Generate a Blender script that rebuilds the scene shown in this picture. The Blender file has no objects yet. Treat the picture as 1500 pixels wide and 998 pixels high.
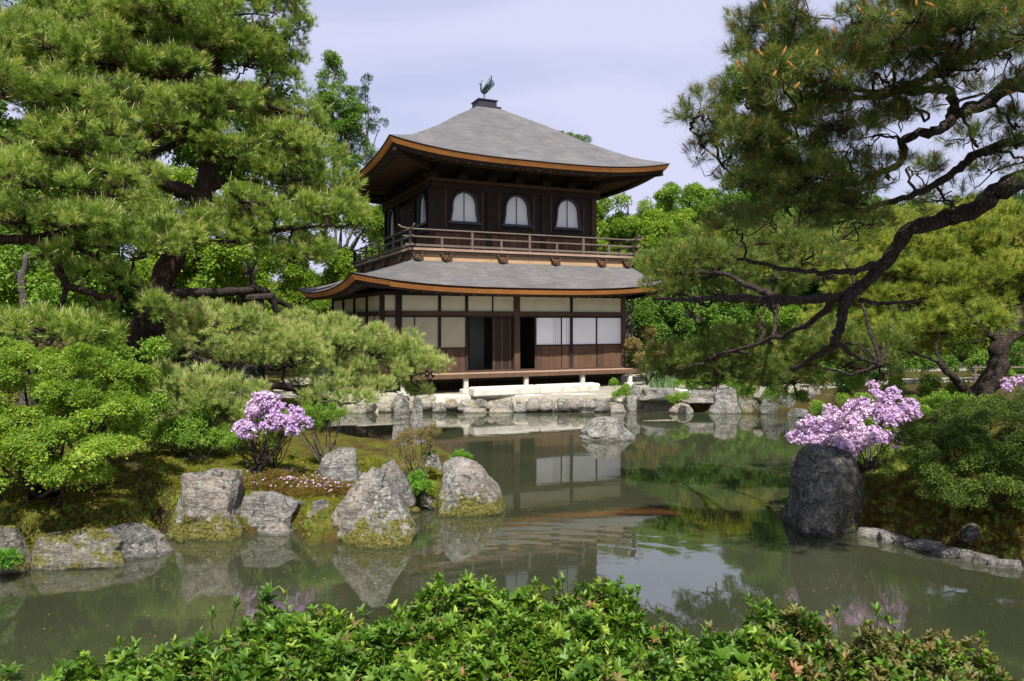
import bpy, bmesh, math, random
import numpy as np
from mathutils import Vector, Matrix, noise

# ------------------------------------------------------------------ camera, sky, sun
SC = bpy.context.scene
COL = SC.collection
F, HZ, CX, CAMZ = 1100.0, 472.0, 750.0, 2.8      # focal length in photo px, horizon row, centre column, eye height
cam = bpy.data.cameras.new('camera'); camo = bpy.data.objects.new('camera', cam); COL.objects.link(camo)
cam.sensor_width = 36; cam.lens = 36*F/1500; cam.shift_y = -(499-HZ)/1500
cam.clip_start = 0.05; cam.clip_end = 3000
camo.location = (0, 0, CAMZ); camo.rotation_euler = (math.pi/2, 0, 0)
SC.camera = camo
SC.view_settings.view_transform = 'Standard'; SC.view_settings.look = 'None'
SC.view_settings.exposure = 0.95; SC.view_settings.gamma = 1
SUN_EL, SUN_AZ = 58.0, 177.0          # degrees; azimuth clockwise from +Y (the view direction)
SC.render.engine = 'CYCLES'
SC.cycles.max_bounces = 6; SC.cycles.transparent_max_bounces = 6

def sun_dir():
    e, a = math.radians(SUN_EL), math.radians(SUN_AZ)
    return Vector((math.sin(a)*math.cos(e), math.cos(a)*math.cos(e), math.sin(e)))
sl = bpy.data.lights.new('sun', 'SUN'); so = bpy.data.objects.new('sun', sl); COL.objects.link(so)
sl.energy = 4.7; sl.angle = math.radians(0.6); sl.color = (1.0, 0.95, 0.86)
so.rotation_euler = (-sun_dir()).to_track_quat('-Z', 'Y').to_euler(); so.location = (0, -10, 40)

W = bpy.data.worlds.new('World'); SC.world = W; W.use_nodes = True
nt = W.node_tree; nt.nodes.clear()
out = nt.nodes.new('ShaderNodeOutputWorld'); bg = nt.nodes.new('ShaderNodeBackground')
sky = nt.nodes.new('ShaderNodeTexSky'); sky.sky_type = 'NISHITA'; sky.sun_disc = False
sky.sun_elevation = math.radians(SUN_EL); sky.sun_rotation = math.radians(SUN_AZ)
sky.air_density = 1.0; sky.dust_density = 1.6; sky.ozone_density = 2.2
tc = nt.nodes.new('ShaderNodeTexCoord'); mp = nt.nodes.new('ShaderNodeMapping'); mp.inputs['Scale'].default_value = (1.0, 1.4, 3.2)
mp.inputs['Rotation'].default_value = (0.3, 0.5, 0.2)
nz = nt.nodes.new('ShaderNodeTexNoise'); nz.inputs['Scale'].default_value = 1.3; nz.inputs['Detail'].default_value = 7; nz.inputs['Roughness'].default_value = 0.5
nz.inputs['Distortion'].default_value = 0.6
rp = nt.nodes.new('ShaderNodeMapRange'); rp.inputs['From Min'].default_value = 0.38; rp.inputs['From Max'].default_value = 0.62
rp.inputs['To Min'].default_value = 0.42; rp.inputs['To Max'].default_value = 0.97
mx = nt.nodes.new('ShaderNodeMix'); mx.data_type = 'RGBA'
mx.inputs[7].default_value = (4.45, 4.5, 6.0, 1)      # thin high cloud
nt.links.new(tc.outputs['Generated'], mp.inputs['Vector']); nt.links.new(mp.outputs[0], nz.inputs['Vector'])
nt.links.new(nz.outputs['Fac'], rp.inputs['Value']); nt.links.new(rp.outputs[0], mx.inputs[0])
nt.links.new(sky.outputs[0], mx.inputs[6]); nt.links.new(mx.outputs[2], bg.inputs['Color'])
bg.inputs['Strength'].default_value = 0.082
nt.links.new(bg.outputs[0], out.inputs['Surface'])

# ------------------------------------------------------------------ helpers
def P(px, py, Y):                      # point of the place seen at photo pixel (px,py), Y metres away
    return np.array([(px-CX)/F*Y, Y, CAMZ-(py-HZ)/F*Y])
def WP(px, py):                        # point of the pond surface seen at a pixel
    Y = F*CAMZ/(py-HZ); return np.array([(px-CX)/F*Y, Y])

def tag(o, label=None, cat=None, group=None, kind=None):
    if label: o['label'] = label
    if cat: o['category'] = cat
    if group: o['group'] = group
    if kind: o['kind'] = kind
    return o
def empty(name, loc, label, cat, group=None, rz=0.0):
    o = bpy.data.objects.new(name, None); COL.objects.link(o); o.location = loc; o.rotation_euler = (0, 0, rz)
    o.empty_display_size = 0.3
    return tag(o, label, cat, group)

def mesh_np(name, V, Fc, m=None, smooth=False):
    me = bpy.data.meshes.new(name); me.from_pydata([tuple(v) for v in np.asarray(V).tolist()], [], [tuple(f) for f in Fc]); me.update()
    if m is not None: me.materials.append(m)
    if smooth: me.polygons.foreach_set('use_smooth', [True]*len(me.polygons))
    return me
def link(name, me, parent=None, loc=None):
    o = bpy.data.objects.new(name, me); COL.objects.link(o)
    if parent is not None: o.parent = parent
    if loc is not None: o.location = loc
    return o

class MB:
    """collects boxes, bars and tubes in local coordinates; build() links them as one mesh object"""
    def __init__(s): s.V = []; s.F = []
    def raw(s, V, Fc):
        k = len(s.V); s.V += [tuple(v) for v in V]; s.F += [tuple(i+k for i in f) for f in Fc]
    def box(s, x0, x1, y0, y1, z0, z1):
        s.raw([(x0,y0,z0),(x1,y0,z0),(x1,y1,z0),(x0,y1,z0),(x0,y0,z1),(x1,y0,z1),(x1,y1,z1),(x0,y1,z1)],
              [(0,3,2,1),(4,5,6,7),(0,1,5,4),(1,2,6,5),(2,3,7,6),(3,0,4,7)])
    def bar(s, a, b, w, h, up=(0,0,1)):
        a, b = Vector(a), Vector(b); d = (b-a).normalized(); x = d.cross(Vector(up)).normalized(); z = x.cross(d)
        c = [a+x*i*w/2+z*j*h/2 for i, j in ((-1,-1),(1,-1),(1,1),(-1,1))]; e = [v+(b-a) for v in c]
        s.raw(c+e, [(0,1,2,3),(7,6,5,4),(0,4,5,1),(1,5,6,2),(2,6,7,3),(3,7,4,0)])
    def tube(s, pts, rad, n=8, cap=True):
        pts = [Vector(p) for p in pts]; k = len(s.V); L = len(pts)
        if not hasattr(rad, '__len__'): rad = [rad]*L
        up = Vector((0.13, 0.21, 1)).normalized()
        for i, p in enumerate(pts):
            d = (pts[min(i+1, L-1)]-pts[max(i-1, 0)])
            d = d.normalized() if d.length > 1e-9 else Vector((0,0,1))
            x = d.cross(up)
            if x.length < 1e-3: x = d.cross(Vector((1,0,0)))
            x.normalize(); y = x.cross(d)
            up = y if y.length > 0.1 else up
            for j in range(n):
                a = 2*math.pi*j/n; s.V.append(tuple(p+(x*math.cos(a)+y*math.sin(a))*rad[i]))
        for i in range(L-1):
            for j in range(n):
                s.F.append((k+i*n+j, k+(i+1)*n+j, k+(i+1)*n+(j+1)%n, k+i*n+(j+1)%n))
        if cap:
            s.F.append(tuple(k+j for j in range(n))); s.F.append(tuple(k+(L-1)*n+j for j in reversed(range(n))))
    def build(s, name, m, parent=None, off=(0,0,0), smooth=False, bevel=0):
        V = np.array(s.V)-np.array(off)
        me = mesh_np(name, V, s.F, m, smooth)
        o = link(name, me, parent)
        if bevel:
            b = o.modifiers.new('bevel', 'BEVEL'); b.width = bevel; b.segments = 1; b.limit_method = 'ANGLE'
        return o

def catmull(pts, per=5, jit=0.0, rng=None):
    pts = [np.array(p, float) for p in pts]
    if len(pts) < 3: 
        return [pts[0]+(pts[-1]-pts[0])*t for t in np.linspace(0, 1, per+1)]
    q = [2*pts[0]-pts[1]]+pts+[2*pts[-1]-pts[-2]]; outp = []
    for i in range(1, len(q)-2):
        for k in range(per):
            t = k/per
            outp.append(0.5*((2*q[i])+(-q[i-1]+q[i+1])*t+(2*q[i-1]-5*q[i]+4*q[i+1]-q[i+2])*t*t+(-q[i-1]+3*q[i]-3*q[i+1]+q[i+2])*t**3))
    outp.append(pts[-1])
    if jit and rng is not None:
        for i in range(1, len(outp)-1): outp[i] = outp[i]+rng.normal(0, jit, 3)
    return outp

# ------------------------------------------------------------------ materials
class NT:
    def __init__(s, name):
        s.m = bpy.data.materials.new(name); s.m.use_nodes = True; s.t = s.m.node_tree; s.n = s.t.nodes
        s.b = s.n['Principled BSDF']; s.out = s.n['Material Output']
    def add(s, typ, **kw):
        nd = s.n.new(typ)
        for k, v in kw.items():
            if hasattr(nd, k): setattr(nd, k, v)
            else: s.set(nd, k.replace('_', ' '), v)
        return nd
    def set(s, nd, sock, v):
        i = nd.inputs[sock]
        if hasattr(v, 'is_output') or isinstance(v, bpy.types.NodeSocket): s.t.links.new(v, i)
        else: i.default_value = v
    def coord(s, kind='Object', scale=(1,1,1)):
        tc = s.n.new('ShaderNodeTexCoord'); mp = s.n.new('ShaderNodeMapping'); mp.inputs['Scale'].default_value = scale
        s.t.links.new(tc.outputs[kind], mp.inputs['Vector']); return mp.outputs[0]
    def pos(s, scale=(1,1,1)):
        g = s.n.new('ShaderNodeNewGeometry'); mp = s.n.new('ShaderNodeMapping'); mp.inputs['Scale'].default_value = scale
        s.t.links.new(g.outputs['Position'], mp.inputs['Vector']); return mp.outputs[0]
    def noise(s, vec, scale, detail=4, rough=0.55, dist=0.0):
        nd = s.n.new('ShaderNodeTexNoise'); s.t.links.new(vec, nd.inputs['Vector'])
        nd.inputs['Scale'].default_value = scale; nd.inputs['Detail'].default_value = detail
        nd.inputs['Roughness'].default_value = rough; nd.inputs['Distortion'].default_value = dist
        return nd.outputs['Fac']
    def ramp(s, fac, stops):
        nd = s.n.new('ShaderNodeValToRGB'); s.t.links.new(fac, nd.inputs[0]); cr = nd.color_ramp
        while len(cr.elements) < len(stops): cr.elements.new(0.5)
        for e, (p, c) in zip(cr.elements, stops):
            e.position = p; e.color = (c if hasattr(c, '__len__') else (c, c, c))[:3]+(1,) if hasattr(c, '__len__') else (c, c, c, 1)
        return nd.outputs[0]
    def mix(s, f, a, b, mode='MIX'):
        nd = s.n.new('ShaderNodeMix'); nd.data_type = 'RGBA'; nd.blend_type = mode
        for i, v in ((0, f), (6, a), (7, b)):
            if isinstance(v, bpy.types.NodeSocket): s.t.links.new(v, nd.inputs[i])
            else: nd.inputs[i].default_value = v if i == 0 else (tuple(v)[:3]+(1,))
        return nd.outputs[2]
    def math(s, op, a, b=0.0, c=0.0):
        nd = s.n.new('ShaderNodeMath'); nd.operation = op
        for i, v in enumerate((a, b, c)):
            if isinstance(v, bpy.types.NodeSocket): s.t.links.new(v, nd.inputs[i])
            else: nd.inputs[i].default_value = v
        return nd.outputs[0]
    def rng(s, v, a, b, c=0.0, d=1.0):
        nd = s.n.new('ShaderNodeMapRange'); s.t.links.new(v, nd.inputs['Value'])
        for k, x in (('From Min', a), ('From Max', b), ('To Min', c), ('To Max', d)): nd.inputs[k].default_value = x
        return nd.outputs[0]
    def bump(s, h, strength=0.4, dist=0.02):
        nd = s.n.new('ShaderNodeBump'); s.t.links.new(h, nd.inputs['Height']); nd.inputs['Strength'].default_value = strength
        nd.inputs['Distance'].default_value = dist; s.t.links.new(nd.outputs[0], s.b.inputs['Normal']); return nd
    def fin(s, color=None, rough=0.8, spec=0.3):
        if color is not None: s.set(s.b, 'Base Color', color if isinstance(color, bpy.types.NodeSocket) else tuple(color)[:3]+(1,))
        s.set(s.b, 'Roughness', rough); s.b.inputs['Specular IOR Level'].default_value = spec
        return s.m

def foliage_mat(name, c1, c2, c3=None, trans=0.35, rough=0.5, spec=0.3, tip=None):
    """leaf colour varies from leaf clump to leaf clump; light passes through"""
    n = NT(name); oi = n.add('ShaderNodeObjectInfo'); r = oi.outputs['Random']
    nz = n.noise(n.pos(), 0.9, 3); nz2 = n.noise(n.pos(), 7.0, 2)
    f = n.math('ADD', n.math('MULTIPLY', r, 0.6), n.math('MULTIPLY', n.rng(nz, 0.3, 0.7), 0.3)); f = n.math('ADD', f, n.math('MULTIPLY', n.rng(nz2, 0.3, 0.7), 0.25))
    st = [(0.15, c1), (0.75, c2)] + ([(0.98, c3)] if c3 else [])
    col = n.ramp(f, st)
    if tip:
        at = n.add('ShaderNodeAttribute', attribute_name='tip'); col = n.mix(at.outputs['Fac'], col, tip)
    n.fin(col, rough, spec)
    if trans:
        tr = n.add('ShaderNodeBsdfTranslucent'); n.set(tr, 'Color', n.mix(1.0, col, (1.0, 1.0, 0.45), 'MULTIPLY'))
        m = n.add('ShaderNodeMixShader'); m.inputs[0].default_value = trans
        n.t.links.new(n.b.outputs[0], m.inputs[1]); n.t.links.new(tr.outputs[0], m.inputs[2]); n.t.links.new(m.outputs[0], n.out.inputs['Surface'])
    return n.m

def bark_mat(name, a, b, sc=14):
    n = NT(name); v = n.pos((1, 1, 0.45)); f = n.noise(v, sc, 6, 0.7, 0.6)
    vo = n.add('ShaderNodeTexVoronoi', feature='DISTANCE_TO_EDGE'); n.set(vo, 'Vector', v); vo.inputs['Scale'].default_value = sc*2.2
    e = n.rng(vo.outputs['Distance'], 0.0, 0.2, 0.35, 1.0)
    c = n.mix(e, (a[0]*0.35, a[1]*0.35, a[2]*0.35), n.ramp(f, [(0.3, a), (0.7, b)]))
    n.bump(n.math('ADD', e, f), 0.9, 0.03); return n.fin(c, 0.95, 0.1)

def wood_mat(name, a, b, sc=(3, 3, 0.4), grain=8, rough=0.75, weather=None):
    n = NT(name); v = n.coord('Object', sc); f = n.noise(v, grain, 6, 0.65, 0.3)
    c = n.ramp(f, [(0.3, a), (0.7, b)])
    f2 = n.noise(n.coord('Object'), 1.1, 3)
    c = n.mix(n.rng(f2, 0.4, 0.75, 0, 0.5), c, weather or tuple(x*0.6 for x in a))
    n.bump(f, 0.35, 0.006); return n.fin(c, rough, 0.25)

M = {}
M['wood_dark'] = wood_mat('dark weathered timber', (0.016, 0.011, 0.009), (0.042, 0.027, 0.020))
M['wood_brown'] = wood_mat('brown cedar boards', (0.075, 0.042, 0.026), (0.16, 0.095, 0.058), (6, 6, 0.5))
M['wood_red'] = wood_mat('reddish brown boards', (0.055, 0.031, 0.02), (0.115, 0.066, 0.044), (6, 6, 0.5))
M['wood_grey'] = wood_mat('silvered railing timber', (0.09, 0.07, 0.056), (0.20, 0.162, 0.135), (5, 5, 5))
M['wood_pale'] = wood_mat('pale cypress planks', (0.32, 0.19, 0.10), (0.50, 0.34, 0.20), (0.5, 6, 6))
M['wood_porch'] = wood_mat('worn veranda boards', (0.25, 0.16, 0.12), (0.40, 0.28, 0.21), (0.5, 6, 6))
M['fascia'] = wood_mat('orange cypress bark edge', (0.42, 0.15, 0.035), (0.66, 0.29, 0.085), (0.6, 0.6, 30), 5)
M['fascia_dark'] = wood_mat('dark eave edge', (0.05, 0.03, 0.022), (0.09, 0.06, 0.045), (0.6, 0.6, 30), 5)
M['soffit'] = wood_mat('eave boards', (0.05, 0.025, 0.016), (0.12, 0.06, 0.038), (5, 5, 5))

def simple(name, c, rough=0.8, var=0.12, sc=3.0, bump=0.0, spec=0.2):
    n = NT(name); f = n.noise(n.coord('Object'), sc, 5)
    col = n.ramp(f, [(0.3, tuple(x*(1-var) for x in c)), (0.7, tuple(min(1, x*(1+var)) for x in c))])
    if bump: n.bump(n.noise(n.coord('Object'), 40, 4), bump, 0.01)
    return n.fin(col, rough, spec)
M['plaster'] = simple('beige plaster', (0.62, 0.57, 0.42), 0.9, 0.08)
M['plaster_left'] = simple('ochre plaster', (0.42, 0.38, 0.26), 0.9, 0.08)
def paper():
    n = NT('white shoji paper'); f = n.noise(n.coord('Object'), 2.5, 3)
    n.fin(n.ramp(f, [(0.3, (0.82, 0.84, 0.86)), (0.7, (0.90, 0.91, 0.92))]), 0.6, 0.3)
    return n.m
M['paper'] = paper()
M['bronze'] = simple('dark bronze', (0.02, 0.05, 0.05), 0.55, 0.4, 20, 0, 0.5)
M['cap'] = simple('blue black roof cap', (0.02, 0.022, 0.032), 0.5, 0.3, 8, 0, 0.5)
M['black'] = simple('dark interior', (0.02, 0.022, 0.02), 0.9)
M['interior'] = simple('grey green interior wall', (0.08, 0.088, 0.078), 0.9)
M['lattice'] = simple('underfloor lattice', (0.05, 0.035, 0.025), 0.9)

def roof_mat():
    n = NT('weathered cypress bark shingles'); v = n.coord('Object')
    at = n.add('ShaderNodeAttribute', attribute_name='course'); cf = at.outputs['Fac']
    big = n.noise(v, 1.1, 5, 0.6); fine = n.noise(n.coord('Object', (3, 3, 9)), 7, 7, 0.85)
    saw = n.math('FRACT', n.math('ADD', cf, n.math('MULTIPLY', fine, 0.7)))
    st = n.noise(n.coord('Object', (0.9, 0.9, 16)), 2.2, 5, 0.7); f = n.math('ADD', n.math('MULTIPLY', big, 0.25), n.math('ADD', n.math('MULTIPLY', st, .45), n.math('MULTIPLY', fine, 0.3)))
    col = n.ramp(f, [(0.36, (0.06, 0.058, 0.061)), (0.50, (0.115, 0.111, 0.116)), (0.62, (0.19, 0.182, 0.18))])
    col = n.mix(n.rng(saw, 0.0, 0.35, 0.45, 0.0), col, (0.045, 0.042, 0.04))
    moss = n.rng(n.noise(n.coord('Object', (1, 1, 1)), 0.8, 6, 0.75), 0.56, 0.75, 0, 0.5)
    col = n.mix(moss, col, (0.17, 0.15, 0.10))
    n.bump(n.math('ADD', saw, n.math('MULTIPLY', fine, 1.2)), 0.7, 0.02)
    return n.fin(col, 0.85, 0.25)
M['roof'] = roof_mat()

def rock_mat(name, lo, hi, moss=0.0, mosslow=0.0, lichen=0.25, mosscol=(0.16, 0.16, 0.035)):
    n = NT(name); v = n.coord('Object')
    oi = n.add('ShaderNodeObjectInfo')
    add = n.add('ShaderNodeVectorMath', operation='ADD'); n.t.links.new(v, add.inputs[0])
    cmb = n.add('ShaderNodeCombineXYZ'); n.t.links.new(n.math('MULTIPLY', oi.outputs['Random'], 37.0), cmb.inputs[0]); n.t.links.new(cmb.outputs[0], add.inputs[1]); v = add.outputs[0]
    f1 = n.noise(v, 2.6, 8, 0.68, 0.4); f2 = n.noise(v, 22, 6, 0.75); f3 = n.noise(v, 6, 8, 0.8, 1.2)
    md = tuple((a+b)/2 for a, b in zip(lo, hi))
    f0 = n.noise(v, 1.3, 4, 0.6); f4 = n.noise(v, 55, 4, 0.7)
    base = n.ramp(n.math('ADD', n.math('MULTIPLY', f1, 0.4), n.math('ADD', n.math('MULTIPLY', f2, 0.35), n.math('MULTIPLY', f4, 0.25))), [(0.40, tuple(x*.55 for x in lo)), (0.47, lo), (0.53, md), (0.60, hi)])
    base = n.mix(n.rng(f0, 0.4, 0.62, 0, .55), base, n.mix(1.0, base, (0.80, 0.66, 0.52), 'MULTIPLY'))
    base = n.mix(n.rng(f3, 0.47, 0.38, 0, 0.8), base, tuple(x*0.30 for x in lo))
    vo = n.add('ShaderNodeTexVoronoi'); n.set(vo, 'Vector', v); vo.inputs['Scale'].default_value = 17; vo.inputs['Randomness'].default_value = 1
    spots = n.math('MULTIPLY', n.rng(vo.outputs['Distance'], 0.42, 0.25), n.rng(n.noise(v, 4, 5, .7), 0.48, 0.62))
    sv_ = n.n.new('ShaderNodeMapping'); n.t.links.new(v, sv_.inputs['Vector']); sv_.inputs['Rotation'].default_value = (.5, .35, 0); sv_.inputs['Scale'].default_value = (1, 1, 6)
    strata = n.noise(sv_.outputs[0], 2.4, 6, 0.7, 0.8); base = n.mix(n.rng(strata, 0.47, 0.36, 0, .65), base, tuple(x*.45 for x in lo))
    cv = n.add('ShaderNodeTexVoronoi', feature='DISTANCE_TO_EDGE'); n.set(cv, 'Vector', n.mix(0.35, v, cr_noise(n, v))); cv.inputs['Scale'].default_value = 2.6
    crack = n.math('MAXIMUM', n.rng(cv.outputs['Distance'], 0.0, 0.022), n.rng(n.noise(v, 2.2, 3), 0.50, 0.44)); base = n.mix(crack, tuple(x*.18 for x in lo), base)
    lich = n.math('MAXIMUM', n.rng(f3, 0.59-0.04*lichen, 0.66-0.04*lichen, 0, min(1, 0.4+lichen)), n.math('MULTIPLY', spots, .45+lichen*.6))
    base = n.mix(lich, base, (0.52, 0.53, 0.47))
    g = n.add('ShaderNodeNewGeometry'); sp = n.add('ShaderNodeSeparateXYZ'); n.t.links.new(g.outputs['Normal'], sp.inputs[0])
    spz = n.add('ShaderNodeSeparateXYZ'); n.t.links.new(g.outputs['Position'], spz.inputs[0]); z = spz.outputs[2]
    if moss or mosslow:
        a = n.math('MULTIPLY', n.rng(sp.outputs[2], 0.2, 0.9), moss) if moss else n.math('MULTIPLY', z, 0.0)
        b = n.math('MULTIPLY', n.rng(z, 0.50, 0.0), mosslow)
        mf = n.rng(n.math('ADD', n.math('MAXIMUM', a, b), n.math('MULTIPLY', n.math('SUBTRACT', n.noise(v, 5, 6, 0.7), 0.5), 3.0)), 0.42, 0.60)
        mc = n.mix(n.noise(v, 9, 4), mosscol, (0.30, 0.27, 0.07)); mc = n.mix(n.rng(n.noise(v, 30, 3), 0.45, 0.6), mc, tuple(x*0.5 for x in mosscol))
        base = n.mix(mf, base, mc)
    wet = n.rng(z, 0.0, 0.06, 0.4, 1.0)
    base = n.mix(n.math('SUBTRACT', 1.0, wet), base, (0.02, 0.02, 0.014))
    n.bump(n.math('ADD', n.math('MULTIPLY', f1, 0.8), n.math('ADD', n.math('ADD', n.math('MULTIPLY', f2, 0.9), n.math('MULTIPLY', f4, 0.35)), n.math('ADD', n.math('MULTIPLY', strata, 1.3), n.math('MULTIPLY', f3, 1.0)))), 1.0, 0.085)
    return n.fin(base, 0.9, 0.2)
def cr_noise(n, v):
    nd = n.n.new('ShaderNodeTexNoise'); n.t.links.new(v, nd.inputs['Vector']); nd.inputs['Scale'].default_value = 3; return nd.outputs['Color']
M['rock'] = rock_mat('grey garden rock', (0.20, 0.195, 0.185), (0.56, 0.54, 0.51), 0.0, 0.0, 0.4)
M['rock_moss'] = rock_mat('mossy garden rock', (0.23, 0.215, 0.20), (0.62, 0.59, 0.55), 0.0, 1.0, 1.0)
M['rock_top'] = rock_mat('rock with moss on top', (0.20, 0.19, 0.16), (0.50, 0.47, 0.40), 0.75, 0.5, 0.3)
M['rock_shaded'] = rock_mat('shaded rock', (0.09, 0.095, 0.09), (0.34, 0.345, 0.33), 0.25, 0.3, 0.25)  # darker copy of the rock for shaded stones, shade put into its colour
M['rock_pale'] = rock_mat('pale edging stone', (0.34, 0.32, 0.28), (0.62, 0.58, 0.51), 0.35, 0.0, 0.3, (0.25, 0.24, 0.05))
M['stone_cut'] = simple('pale cut granite', (0.52, 0.49, 0.43), 0.85, 0.22, 4, 0.5)

M['bark'] = bark_mat('dark pine bark', (0.03, 0.023, 0.02), (0.10, 0.078, 0.066))
M['bark_red'] = bark_mat('reddish pine bark', (0.04, 0.025, 0.02), (0.11, 0.07, 0.055))
M['bark_grey'] = bark_mat('grey bark', (0.09, 0.08, 0.07), (0.22, 0.2, 0.175), 20)

# foliage colours
M['pine'] = foliage_mat('pine needles', (0.10, 0.18, 0.022), (0.28, 0.39, 0.06), (0.50, 0.56, 0.14), 0.4, 0.45, 0.35, (0.62, 0.58, 0.30))
M['pine_pale'] = foliage_mat('pale young pine needles', (0.17, 0.27, 0.05), (0.40, 0.50, 0.14), (0.60, 0.64, 0.25), 0.4, 0.45, 0.35, (0.55, 0.46, 0.24))
M['pine_dark'] = foliage_mat('dark pine needles', (0.055, 0.10, 0.018), (0.16, 0.23, 0.04), (0.30, 0.35, 0.085), 0.35, 0.45, 0.35, (0.34, 0.15, 0.05))
M['pine_olive'] = foliage_mat('olive pine needles', (0.11, 0.16, 0.02), (0.28, 0.35, 0.045), (0.48, 0.48, 0.09), 0.35, 0.5, 0.3, (0.34, 0.22, 0.06))
M['maple'] = foliage_mat('fresh maple leaves', (0.09, 0.18, 0.016), (0.24, 0.37, 0.035), (0.44, 0.54, 0.08), 0.5)
M['bright'] = foliage_mat('bright green leaves', (0.08, 0.18, 0.018), (0.20, 0.34, 0.035), (0.36, 0.48, 0.08), 0.4)
M['green'] = foliage_mat('mid green leaves', (0.05, 0.13, 0.018), (0.14, 0.26, 0.032), (0.26, 0.37, 0.06), 0.4)
M['dark'] = foliage_mat('dark evergreen leaves', (0.016, 0.05, 0.012), (0.04, 0.09, 0.02), (0.075, 0.13, 0.035), 0.25)
M['yellow'] = foliage_mat('yellow green leaves', (0.20, 0.27, 0.02), (0.34, 0.38, 0.035), (0.45, 0.44, 0.06), 0.5)
M['redbrown'] = foliage_mat('reddish new leaves', (0.13, 0.13, 0.04), (0.26, 0.20, 0.07), (0.36, 0.22, 0.10), 0.35)
M['bush'] = foliage_mat('azalea leaves', (0.03, 0.09, 0.010), (0.12, 0.235, 0.02), (0.34, 0.44, 0.06), 0.42, 0.45, 0.35)
M['bush_red'] = foliage_mat('rusty azalea leaves', (0.07, 0.10, 0.022), (0.17, 0.14, 0.04), (0.34, 0.17, 0.09), 0.3, 0.5)
M['hedge'] = foliage_mat('clipped shrub leaves', (0.035, 0.065, 0.008), (0.08, 0.125, 0.012), (0.16, 0.22, 0.025), 0.3)
M['lilac'] = foliage_mat('lilac petals', (0.46, 0.30, 0.66), (0.66, 0.48, 0.78), (0.86, 0.72, 0.90), 0.35, 0.6, 0.1)
M['pink'] = foliage_mat('pink petals', (0.50, 0.33, 0.66), (0.68, 0.50, 0.79), (0.86, 0.74, 0.91), 0.35, 0.6, 0.1)
M['fern'] = foliage_mat('fern fronds', (0.07, 0.2, 0.02), (0.14, 0.3, 0.03), (0.22, 0.38, 0.06), 0.4)
M['iris'] = foliage_mat('blue green blades', (0.10, 0.2, 0.08), (0.18, 0.3, 0.13), None, 0.3)
M['mossfluff'] = foliage_mat('moss', (0.09, 0.10, 0.012), (0.17, 0.17, 0.02), (0.27, 0.22, 0.04), 0.1, 0.9, 0.05)
M['mossred'] = foliage_mat('rusty moss', (0.06, 0.04, 0.015), (0.14, 0.09, 0.02), (0.26, 0.2, 0.04), 0.1, 0.9, 0.05)

def ground_mat():
    n = NT('garden ground'); v = n.pos()
    at = n.add('ShaderNodeAttribute', attribute_name='zone'); sp = n.add('ShaderNodeSeparateColor'); n.t.links.new(at.outputs['Color'], sp.inputs[0])
    f1 = n.noise(v, 1.9, 8, 0.75); f2 = n.noise(v, 14, 6, 0.75)
    moss = n.ramp(n.math('ADD', n.math('MULTIPLY', f1, 0.6), n.math('MULTIPLY', f2, 0.4)),
                  [(0.38, (0.045, 0.028, 0.012)), (0.46, (0.085, 0.055, 0.015)), (0.53, (0.085, 0.095, 0.015)), (0.63, (0.17, 0.15, 0.025))])
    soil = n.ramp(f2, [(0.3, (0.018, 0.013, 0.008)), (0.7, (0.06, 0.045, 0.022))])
    sand = n.ramp(n.math('ADD', n.math('MULTIPLY', f1, .5), n.math('MULTIPLY', f2, .5)), [(0.35, (0.24, 0.22, 0.17)), (0.65, (0.42, 0.39, 0.33))])
    c = n.mix(sp.outputs[1], moss, soil); c = n.mix(sp.outputs[0], c, sand)
    n.bump(n.math('ADD', f2, n.noise(v, 60, 3)), 0.9, 0.05)
    return n.fin(c, 0.95, 0.1)
M['ground'] = ground_mat()

def water_mat():
    n = NT('murky pond water')
    v = n.pos((1, 2.4, 1)); f1 = n.noise(v, 1.1, 3, 0.5); f2 = n.noise(v, 5.5, 3, 0.6); calm = n.rng(n.noise(n.pos(), 0.35, 3), 0.42, 0.62, 0.25, 1.0)
    # wake of a carp: rings about a point, kept to a soft fan
    g = n.add('ShaderNodeNewGeometry')
    mp = n.add('ShaderNodeVectorMath', operation='SUBTRACT'); n.t.links.new(g.outputs['Position'], mp.inputs[0]); mp.inputs[1].default_value = (-0.2, 8.5, 0)
    sc = n.add('ShaderNodeVectorMath', operation='MULTIPLY'); n.t.links.new(mp.outputs[0], sc.inputs[0]); sc.inputs[1].default_value = (0.55, 1.0, 0)
    ln = n.add('ShaderNodeVectorMath', operation='LENGTH'); n.t.links.new(sc.outputs[0], ln.inputs[0]); d = ln.outputs['Value']
    dn = n.math('ADD', d, n.math('MULTIPLY', f1, 0.25))
    ring = n.math('SINE', n.math('MULTIPLY', dn, 24.0))
    env = n.math('MULTIPLY', n.rng(d, 0.3, 1.3), n.rng(d, 2.3, 1.4))
    s2 = n.add('ShaderNodeSeparateXYZ'); n.t.links.new(sc.outputs[0], s2.inputs[0])
    env = n.math('MULTIPLY', env, n.rng(s2.outputs[1], -0.1, 0.8))
    h = n.math('ADD', n.math('MULTIPLY', n.math('ADD', n.math('MULTIPLY', f1, 0.55), n.math('MULTIPLY', f2, 0.16)), calm), n.math('MULTIPLY', n.math('MULTIPLY', ring, env), 0.12))
    n.bump(h, 0.07, 0.05)
    c = n.ramp(n.noise(n.pos(), 0.5, 4), [(0.35, (0.026, 0.031, 0.016)), (0.65, (0.037, 0.041, 0.022))])
    n.fin(c, 0.012, 0.5); n.b.inputs['IOR'].default_value = 2.7
    return n.m
M['water'] = water_mat()

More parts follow.
